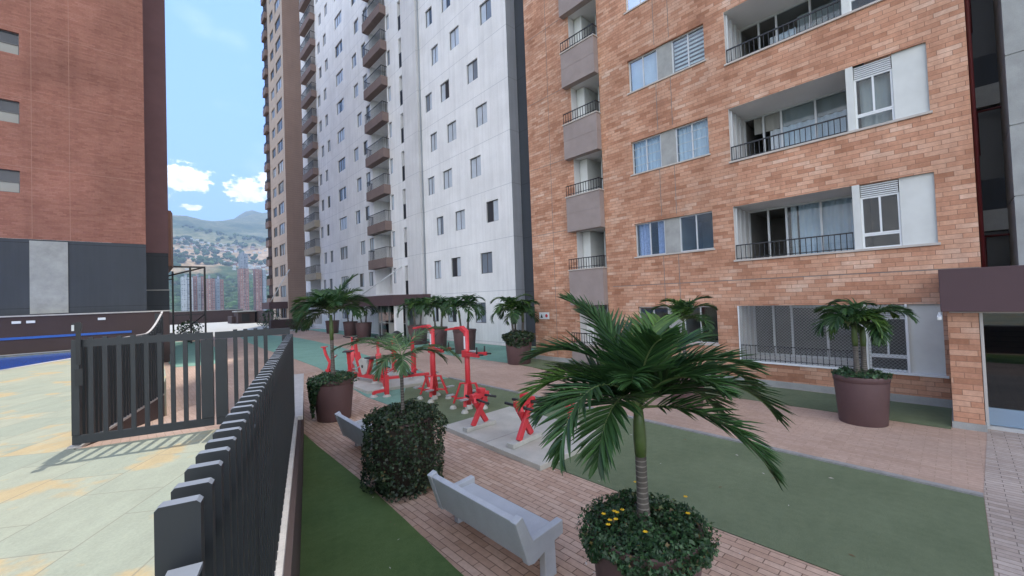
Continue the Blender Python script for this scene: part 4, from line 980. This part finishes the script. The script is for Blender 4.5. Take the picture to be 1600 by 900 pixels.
for k in BIG:
    z0, z1 = .65+P*k, 2.15+P*k
    b = MB(); b.box(XB-.04, XB+.3, .17, 4.19, z0-.05, z0-.001); b.build('sill', 'stonetrim' if k else 'whitepaint', bb)
    # loggia box
    b = MB(); x1 = XB+1.25; y0, y1 = 1.56, 4.15
    b.poly([(XB, y1, z0), (x1, y1, z0), (x1, y1, z1), (XB, y1, z1)], 1); b.poly([(XB, y0, z0), (x1, y0, z0), (x1, y0, z1), (XB, y0, z1)], 1)
    b.poly([(XB, y0, z1), (XB, y1, z1), (x1, y1, z1), (x1, y0, z1)], 0); b.poly([(XB+.3, y0, z0), (XB+.3, y1, z0), (x1, y1, z0), (x1, y0, z0)], 1)
    b.build('loggia', ['ceil', 'loggiawall'], bb, autofix=False)
    room(bb, x1+.04, y0, y1, z0, z1, 2.2)
    b = MB(); b.box(x1-.03, x1+.03, y0, y1, z1-.05, z1); b.box(x1-.03, x1+.03, y0, y1, z0, z0+.06)
    for y in (y0, 2.35, 3.15, 3.6, y1-.05): b.box(x1-.03, x1+.03, y, y+.05, z0+.06, z1-.05)
    for x in (XB+.12, XB+.45, XB+.8): b.box(x, x+.05, y1-.05, y1-.003, z0, z1-.02)
    o = b.build('glazing_frame', 'alu', bb)
    gp_ = MB(); gp_.poly([(x1, y0, z0), (x1, 3.15, z0), (x1, 3.15, z1), (x1, y0, z1)]); q_ = gp_.build('pane', 'glass', None, autofix=False); q_.parent = o
    if k == 1: curtain(bb, x1+.12, y0+.05, 2.9, z0, z1, 'curt', .03, .17); curtain(bb, x1+.10, 2.95, 3.1, z0, z1, 'whitepaint', .02, .08)
    elif k == 2: curtain(bb, x1+.12, y0+.05, 3.5, z0, z1-.5, 'curt', .03, .2); curtain(bb, x1+.10, y0+.05, 3.9, z1-.5, z1, 'blind', .012, .3)
    elif k >= 3: curtain(bb, x1+.12, y0+.05, 2.7, z0, z1-.3, 'blind', .01, .4); curtain(bb, x1+.15, 2.75, 3.4, z0, z1-.55, 'curt', .02, .15)
    bars(bb, XB+.05, y0+.02, y1-.01, z0, z0+.42)
    b = MB(); b.box(XB-.01, XB+.25, 1.42, 1.555, z0, z1); b.build('column', 'dirtywhite', bb)
    # kitchen window with louvre, then blank panel
    room(bb, XB+.16, .76, 1.42, z0, z1, 1.6)
    b = MB(); b.box(XB+.06, XB+.16, .21, .755, z0, z1); b.build('blank_panel', 'dirtywhite', bb)
    realwindow(bb, XB+.12, .76, 1.42, z0+.33, z1-.30, 2, 'whitepaint'); realwindow(bb, XB+.12, .76, 1.42, z0, z0+.325, 1, 'whitepaint')
    b = MB()
    for i in range(6): b.beam((XB+.09, .77, z1-.275+.047*i), (XB+.09, 1.41, z1-.275+.047*i), .035, .03)
    b.build('louvre', 'alu', bb)
    if k == 2: curtain(bb, XB+.3, .8, 1.35, z0, z1-.3, 'blind', .02, .2)
# ground floor net
nt_ = MB(); z0, z1 = .65, 2.15; ya, yb = .78, 4.13; s_ = .075; X = XB-.006
def clipline(c, sg):
    pts = []
    for zz in (z0, z1):
        y = c + sg*(zz-z0); pts.append((y, zz))
    (ya_, za), (yb_, zb) = pts
    def at_y(y): return za + (y-ya_)*(zb-za)/(yb_-ya_)
    out = []
    for (y, z) in pts:
        if y < ya: out.append((ya, at_y(ya)))
        elif y > yb: out.append((yb, at_y(yb)))
        else: out.append((y, z))
    return out
c = ya-1.6
while c < yb+1.6:
    for sg in (1, -1):
        (a, za), (b_, zb) = clipline(c, sg)
        if abs(a-b_) > .02 and z0-.01 <= za <= z1+.01 and z0-.01 <= zb <= z1+.01: nt_.beam((X+(.004 if sg > 0 else 0), a, za), (X+(.004 if sg > 0 else 0), b_, zb), .0035, .0055)
    c += s_
nt_.build('security_net', 'net', bb)
b = MB(); b.box(XB-.02, XB+.02, .74, .78, .65, 2.15); b.box(XB-.02, XB+.02, 4.13, 4.16, .65, 2.15); b.build('net_frame', 'whitepaint', bb)
# chairs and wall light seen through the net
lt = MB(); lt.box(XB+1.6, XB+1.66, 2.2, 3.3, 2.02, 2.08); lt.build('ceiling_batten', 'whitepaint', bb)
# taupe balconies
for k in range(0, KF):
    z1 = .76+P*k+0; z0 = z1-1.31
    if k == 0: z0 = .13
    y0, y1 = 8.42, 9.95; xf = XB-.26
    b = MB(); b.box(xf, XB-.003, y0, y1, z0, z1-.63 if k else z1-.635); b.box(xf+.006, XB-.003, y0+.006, y1-.006, z1-.63, z1-.62); b.box(xf, XB-.003, y0, y1, z1-.62, z1)
    o = b.build('balcony', 'balc', bb)
    q_ = MB(); q_.box(xf-.03, XB-.003, y0-.03, y1+.03, z1+.001, z1+.04); q2 = q_.build('ledge', 'stonetrim', None); q2.parent = o
    r = MB(); r.box(xf, xf+.03, y0, y1, z1+.42, z1+.45); r.box(xf+.03, XB, y0, y0+.03, z1+.42, z1+.45)
    for i in range(14): y = y0+.01+(y1-y0-.03)*i/13; r.box(xf+.007, xf+.023, y, y+.016, z1+.04, z1+.42)
    for i in range(1, 3): x = xf+.09*i; r.box(x, x+.016, y0+.007, y0+.023, z1+.04, z1+.42)
    r.box(xf+.005, xf+.025, y0, y1, z1+.10, z1+.12); ro = r.build('railing', 'black', None); ro.parent = o
    b = MB(); b.box(XB+.75, XB+.80, 8.44, 8.50, z1, z1+1.5); b.box(XB+.75, XB+.80, 8.95, 9.0, z1, z1+1.5); b.box(XB+.35, XB+1.4, 9.35, 9.70, z1, z1+1.49)
    b.build('balcony_screen', 'dirtywhite', bb)
    b = MB(); b.box(XB+.76, XB+.79, 8.5, 8.95, z1, z1+1.5); b.build('balcony_door', 'paneB', bb)
# pier, slot with slabs, concrete core, canopy, entrance glass
b = MB(); b.box(10.72, XB-.06, -.245, .125, .12, 2.07); b.build('pier', 'brick', bb)
b = MB(); b.box(10.70, XB-.062, -.265, .145, 0, .118); b.build('pier_base', 'conc', bb)
b = MB(); b.box(14.05, 14.3, -1.3, -.365, 2.8, HB); b.build('slot_back_wall', 'black', bb)
for k in range(0, 8):
    z = 3.70+2.77*k
    b = MB(); b.box(13.9, 14.04, -1.25, -.37, z, z+.46); b.build('slot_slab', 'conc', bb)
    b = MB(); b.box(13.98, 14.03, -1.2, -.38, z+.46, z+1.15); b.build('slot_parapet', 'charcoal', bb)
    b = MB(); b.tube([(13.8, -.44, z-.12), (13.8, -1.1, z-.12)], .025, 8); b.tube([(13.8, -.47, z-.1), (13.8, -.47, z-1.1)], .03, 8); b.build('drain_branch', 'redpipe', bb)
b = MB(); b.tube([(12.55, -.40, 2.8), (12.55, -.40, 30)], .035, 10); b.build('riser_pipe', 'redpipe', bb)
cw_ = empty('concrete_stair_core', (12.6, -3, 0), 0, True); tag(cw_, 'grey concrete stair core at the right edge beyond the dark slot', 'wall')
b = MB()
z = 2.84
while z < HB:
    b.box(12.35, 20, -8, -.83, z, z+1.34); b.box(12.37, 20, -8, -.845, z+1.34, z+1.36); z += 1.36
b.build('wall', 'conc', cw_)
cn = MB(); cn.box(10.5, XB-.004, -6, .20, 2.08, 2.83); cn.build('canopy', 'browncan', bb, bevel=.008)
b = MB(); b.box(10.62, XB, -6, .1, 2.05, 2.078); b.build('canopy_trim', 'stonetrim', bb)
b = MB(); b.box(11.03, 11.05, -5, -.30, .38, 2.04); b.build('entrance_glass', 'doorglass', bb)
b = MB(); b.box(11.02, 11.06, -5, -.30, .07, .37); b.build('entrance_lower_panel', 'frost', bb)
b = MB(); b.box(10.98, 11.09, -.30, -.26, .0, 2.05); b.box(10.98, 11.09, -1.5, -1.45, .0, 2.05); b.box(10.95, 11.1, -5, -.26, 0, .06); b.build('entrance_frame', 'alu', bb)
b = MB()
for i in range(12): b.box(12.3, 12.35, -4, -.4, .9+.1*i, .93+.1*i)
b.build('blind_slats', 'bronze', bb)
b = MB(); b.box(12.5, 12.7, -6, -.36, 0, 2.8); b.build('lobby_back_wall', 'roomdark', bb)
b = MB(); b.box(11.2, 12.3, -3, -1, .0, .75); b.build('lobby_desk', 'conc', bb)
cmr = MB(); cmr.beam((0, 0, 0), (-.13, 0, -.03), .06, .06); cmr.beam((0, 0, 0), (0.02, 0, .07), .03, .03); cmr.tube([(-.13, 0, -.03), (-.155, 0, -.035)], .026, 10)
co_ = cmr.build('security_camera', 'whitepaint'); co_.location = (10.66, .22, 1.99); tag(co_, 'small white security camera under the corner of the brown canopy', 'security camera')
sg_ = empty('wall_sign', (XB-.01, 11.55, 1.82), 0); tag(sg_, 'small white sign with a red mark on the brick wall behind the corner palm', 'sign')
MB().box(-.012, 0, -.28, .28, -.14, .14).build('board', 'whitepaint', sg_)
b = MB()
for y in (.14,): b.poly([(-.016, y-.07, -.09), (-.016, y+.07, -.09), (-.016, y+.0, .07)]); 
b.build('black_mark', 'black', sg_, autofix=False)
b = MB(); b.tube([(-.013, -.13, 0), (-.017, -.13, 0)], .07, 12); b.build('red_mark', 'redm', sg_)

# ------------------------------------------------------------------ orange brick building by the pool
YL = 27.5
ob = empty('orange_brick_building', (-4, YL, 0), 0, True); tag(ob, 'orange brick building on a dark base beyond the pool', 'apartment building')
oh = []
for k in range(0, 7): oh.append((-5.3, -3.72, 7.97+3.06*k, 8.95+3.06*k))
m_ = MB(); wall(m_, 'y', YL, -16, .36, 5.97, 32, oh, .18); 
m_.poly([(.36, YL, 5.97), (.36, 31.6, 5.97), (.36, 31.6, 32), (.36, YL, 32)], 0); m_.poly([(-16, YL, 5.97), (-16, 50, 5.97), (-16, 50, 32), (-16, YL, 32)], 0); m_.poly([(-16, YL, 32), (.36, YL, 32), (.36, 50, 32), (-16, 50, 32)], 0)
m_.build('wall', 'obrick', ob, autofix=False)
for (a, b_, c, d) in oh:
    f = MB(); y = YL+.15
    f.box(a, b_, y-.03, y+.03, c, c+.04, 0); f.box(a, b_, y-.03, y+.03, d-.04, d, 0); f.box(b_-.04, b_, y-.03, y+.03, c, d, 0); f.box(a, a+.04, y-.03, y+.03, c, d, 0); f.box(a, b_, y-.03, y+.03, c+.46, c+.49, 0)
    f.poly([(a, y, c+.04), (b_, y, c+.04), (b_, y, c+.46), (a, y, c+.46)], 1); f.poly([(a, y, c+.49), (b_, y, c+.49), (b_, y, d-.04), (a, y, d-.04)], 2)
    f.box(-4.55, -4.50, y-.035, y-.005, c, d, 0); f.build('window', ['bronze', 'blind', 'paneB'], ob, autofix=False)
m_ = MB(); m_.box(-16, .36, YL+.02, 31.58, .02, 5.965); m_.build('dark_base', 'charcoal', ob)
m_ = MB(); m_.box(-3.46, -2.31, YL-.03, YL+.018, 2.66, 5.9); m_.build('concrete_panel', 'conc', ob)
m_ = MB(); m_.box(-1, 1.42, 31.6, 50, 6.0, 32); m_.build('set_back_wing', plain('purple_brown_brick', (.19, .105, .11), .85, .1, 1), ob)
m_ = MB(); m_.box(-1, 1.40, 31.63, 50, 3.85, 5.997); m_.box(-1, 1.42, 31.61, 50, .02, 3.78); m_.build('set_back_base', 'charcoal', ob)
m_ = MB(); m_.box(-1, 1.44, 31.55, 50, 3.782, 3.847); m_.build('ledge', 'conc', ob)
m_ = MB(); m_.prism([(-.5, 36), (1.75, 36), (1.9, 37), (1.9, 45), (-.5, 45)], 'z', 5.6, 9.4); m_.build('low_bay', 'orange', ob)
mj = MB()
for x in (-2.23, -3.38): mj.box(x-.007, x+.007, YL-.004, YL+.01, 6.0, 31)
for z in (9.15, 12.2, 15.3): mj.box(-16, .34, YL-.005, YL+.01, z-.007, z+.007)
mj.build('movement_joints', 'obrickjoint', ob)
# pool wall
pw = empty('pool_wall', (-4, 27.1, 1.0), 0, True); tag(pw, 'long dark brown wall with a blue stripe and pale coping behind the pool', 'wall')
m_ = MB(); m_.box(-16, 1.2, 27.06, 27.3, .02, 2.56); m_.build('wall', 'brownpool', pw)
m_ = MB(); m_.box(-16, 1.24, 27.0, 27.34, 2.562, 2.62); m_.build('coping', 'coping', pw)
m_ = MB(); m_.box(-16, -.2, 27.02, 27.058, 1.60, 1.70); m_.build('blue_stripe', 'bluetile', pw)
for x in (-3.78, -3.38, -1.22):
    m_ = MB(); m_.box(x-.13, x+.13, 27.02, 27.058, 2.27, 2.38); m_.build('light_fixture', 'whitepaint', pw, bevel=.01)

# ------------------------------------------------------------------ steel frame, far terrace
sf = empty('steel_frame', (3.4, 38, 0), 0, True); tag(sf, 'open black steel frame standing beside the orange brick building', 'frame')
for x, y in ((3.95, 40), (3.05, 40), (2.2, 44)): MB().beam((x, y, 0), (x, y, 5.84), .12, .12).build('post', 'black', sf)
for a, b_, w_ in (((1.9, 40, 5.9), (4.0, 40, 5.9), .12), ((3.95, 40.07, 5.9), (1.6, 45, 5.4), .1), ((1.6, 44.5, 5.2), (2.3, 44.5, 5.2), .1), ((3.95, 40.1, 2.2), (2.2, 40.5, .6), .08), ((2, 39.9, 2.2), (4, 39.9, 2.25), .07)):
    MB().beam(a, b_, w_, w_).build('beam', 'black', sf)
tp = empty('terrace_parapet', (12, 100, 0), 0, True); tag(tp, 'long dark brown parapet closing the sunlit far terrace', 'wall')
m_ = MB(); m_.box(2.2, 15.5, 96, 96.4, 0, 2.25); m_.box(14.9, 15.2, 72, 96, 0, 2.0); m_.build('wall', 'brownpool', tp)
m_ = MB(); m_.box(2.2, 15.5, 95.9, 96.5, 2.252, 2.38); m_.build('coping', 'conc', tp)
sheet('sunlit_terrace', [(2.3, 47), (14.6, 47), (14.6, 95.9), (2.3, 95.9)], .006, 'slab')
hu = empty('service_hut', (13.5, 82, 0), 0, True); tag(hu, 'small brown service hut with a dark opening on the far terrace', 'hut')
m_ = MB(); m_.box(12.2, 14.6, 80, 84, 0, 1.9); m_.box(11.6, 12.2, 82, 86, 0, 1.2); m_.build('walls', 'brownpool', hu)
m_ = MB(); m_.box(12.0, 14.8, 79.8, 84.2, 1.902, 2.1); m_.build('roof', 'conc', hu)
m_ = MB(); m_.box(12.7, 13.8, 79.93, 79.997, .3, 1.6); m_.build('opening', 'black', hu)
bp = MB(); bp.box(10.6, 13.9, 50, 51, 0, 1.15); o = bp.build('planter_wall', 'brownpool', bevel=.02); tag(o, 'low dark planter wall behind the far potted palms', 'planter')
random.seed(5)
def shrub(loc, rad, hgt, label, n_=700):
    root = empty('shrub', loc, 0); tag(root, label, 'shrub', 'shrubs on the far side of the court')
    m_ = MB(); m_.tube([(0, 0, 0), (0, 0, hgt*.5)], .04, 6); m_.build('stem', 'trunk', root)
    m_ = MB()
    def fn():
        t = random.uniform(0, 6.28); u = random.uniform(-1, 1); r = rad*(.6+.4*random.random())*(1+.25*math.sin(3*t+4*u)); s = math.sqrt(1-u*u)
        return (r*s*math.cos(t), r*s*math.sin(t), hgt*.55+u*hgt*.5), (math.cos(t), math.sin(t), u)
    leaves(m_, n_, fn, .16); m_.build('crown', 'cover', root, autofix=False)
shrub((12.4, 45.5, 0), 1.2, 1.7, 'dark shrub left of the farthest potted palm')
shrub((3.0, 41.5, 0), .9, 1.6, 'leafy shrub below the open steel frame')
shrub((10.9, 51.8, 0), 1.1, 2.2, 'taller dark shrub behind the low planter wall')

# ------------------------------------------------------------------ distant towers, trees, houses
def facademat(name, base, dark, light, vx=3.2, vz=2.9):
    m, t, b = newmat(name); v = pos(t); s = t.nodes.new('ShaderNodeSeparateXYZ'); t.links.new(v, s.inputs[0]); X, Y, Z = s.outputs
    u = MA(t, 'ADD', X, Y); fz = MA(t, 'FRACT', MA(t, 'DIVIDE', Z, vz)); fu = MA(t, 'FRACT', MA(t, 'DIVIDE', u, vx))
    wn = t.nodes.new('ShaderNodeTexWhiteNoise'); wn.noise_dimensions = '2D'; cbn = t.nodes.new('ShaderNodeCombineXYZ')
    t.links.new(MA(t, 'FLOOR', MA(t, 'DIVIDE', u, vx)), cbn.inputs[0]); t.links.new(MA(t, 'FLOOR', MA(t, 'DIVIDE', Z, vz)), cbn.inputs[1]); t.links.new(cbn.outputs[0], wn.inputs['Vector'])
    wmk = MA(t, 'MULTIPLY', MA(t, 'LESS_THAN', MA(t, 'ABSOLUTE', MA(t, 'SUBTRACT', fz, .55)), .25), MA(t, 'LESS_THAN', MA(t, 'ABSOLUTE', MA(t, 'SUBTRACT', fu, .5)), .32))
    band = MA(t, 'LESS_THAN', fz, .16)
    c = MIX(t, wmk, base, MIX(t, wn.outputs['Value'], dark, light)); c = MIX(t, MA(t, 'MULTIPLY', band, .6), c, light)
    t.links.new(c, b.inputs['Base Color']); b.inputs['Roughness'].default_value = .8; return m
fred = facademat('red_brick_facade', (.34, .13, .09), (.08, .07, .07), (.48, .42, .38)); fgrey = facademat('pale_facade', (.50, .52, .54), (.14, .15, .17), (.58, .6, .62)); fcon = facademat('slate_facade', (.28, .31, .36), (.14, .15, .17), (.36, .4, .45))
def tower(px0, px1, ytop, D, mats, label, cap=None):
    # bearing and width in metres from the picture measurements, at distance D north of the court
    def bx(px):
        v = m3 @ Vector(((px-800)/F, -(482-450)/F, -1)); return v.x/v.y*D
    x0, x1 = bx(px0), bx(px1)
    v = m3 @ Vector((((px0+px1)/2-800)/F, -(ytop-450)/F, -1)); zt = EYE + v.z/v.y*D
    o = empty('distant_tower', ((x0+x1)/2, D, terrain(x0, D)), 0, True); tag(o, label, 'tower block', 'tower blocks in the valley')
    n_ = len(mats); w_ = (x1-x0)/n_
    for i, mt_ in enumerate(mats):
        dz = random.uniform(-2, 1); b = MB(); dx = .12*w_
        b.box(x0+w_*i+dx*.5, x0+w_*(i+1)-dx*.5, D + (0 if i % 2 == 0 else 4), D+22, -35, zt+dz); b.build('wing', mt_, o)
    b = MB(); b.box(x0+w_*.1, x1-w_*.1, D+6, D+20, -35, zt-1); b.build('core', fcon, o)
    b = MB(); b.box(x0+(x1-x0)*.3, x0+(x1-x0)*.5, D+8, D+15, zt-1, zt+4); b.build('roof_plant', fcon, o)
tower(284, 303, 432, 820, [fgrey, fgrey], 'pale grey tower block leftmost in the valley')
tower(303, 321, 432, 840, [fred, fgrey, fred], 'red and pale tower block seen through the steel frame')
tower(324, 337, 434, 800, [fred, fred], 'red tower block right of the steel frame posts')
tower(338, 351, 435, 830, [fcon, fred], 'slate and red tower block at the end of the left cluster')
tower(377, 390, 396, 900, [fcon, fcon], 'tallest slate tower block rising behind the red one')
tower(375, 391, 420, 840, [fred, fred], 'red tower block in front of the tallest slate one')
tower(400, 417, 421, 850, [fred, fred, fcon], 'red tower block half hidden by the cream tower')
random.seed(9)
tm = MB(); import itertools
def blob(mb, c, r, h):
    n_ = 6; b = len(mb.v); rings = [(.0, 0), (.55, .25), (1, .55), (.7, .85), (.0, 1)]
    jr = [random.uniform(.7, 1.25) for _ in range(n_)]
    for rr, zz in rings:
        for k in range(n_): t = 6.283*k/n_; mb.v.append((c[0]+r*rr*jr[k]*math.cos(t), c[1]+r*rr*jr[k]*math.sin(t), c[2]+h*zz*random.uniform(.92, 1.05)))
    for i in range(len(rings)-1):
        for k in range(n_): a0 = b+i*n_+k; a1 = b+i*n_+(k+1) % n_; mb.f.append((a0, a1, a1+n_, a0+n_)); mb.m.append(0); mb.sm.append(False)
cnt = 0
while cnt < 5200:
    y = random.uniform(880, 1650) if random.random() < .8 else random.uniform(1650, 3000); x = y*random.uniform(-.02, .26)
    if y > 1500 and hnoise(x, y, 330, 2) < .12: cnt += 1; continue
    r = random.uniform(5, 12); blob(tm, (x, y, terrain(x, y)-3), r, r*random.uniform(1.3, 2.0)); cnt += 1
to = tm.build('hillside_trees', leafmat('hillside_tree_foliage', (.018, .045, .016), (.06, .115, .035), .1, .9), autofix=False); tag(to, 'dark green trees covering the lower hillside', 'trees', kind='stuff')
hm = MB(); random.seed(10)
for i in range(800):
    y = random.uniform(1560, 2500); x = y*random.uniform(0.0, .24)
    if hnoise(x, y, 300, 6) < -.05: continue
    s = random.uniform(4, 8); z = terrain(x, y); hm.box(x-s, x+s, y-s*.7, y+s*.7, z-4, z+random.uniform(3, 7), random.choice([0, 0, 1, 2]))
ho = hm.build('hillside_houses', ['dirtywhite', 'stonetrim', 'orange'], autofix=False); tag(ho, 'scattered small pale houses of a settlement on the hillside', 'houses', kind='stuff')

# ------------------------------------------------------------------ haze
hz = MB(); hz.box(-3500, 4500, -400, 7200, -70, 1500)
ho = hz.build('haze', 'hill'); ho.data.materials.clear()
m = bpy.data.materials.new('haze'); m.use_nodes = True; t = m.node_tree; t.nodes.clear()
pv = t.nodes.new('ShaderNodeVolumePrincipled'); pv.inputs['Color'].default_value = (.55, .74, 1, 1); pv.inputs['Density'].default_value = .00022; pv.inputs['Anisotropy'].default_value = .2
mo = t.nodes.new('ShaderNodeOutputMaterial'); t.links.new(pv.outputs[0], mo.inputs['Volume']); ho.data.materials.append(m); tag(ho, 'pale blue haze over the valley', 'haze', kind='stuff')
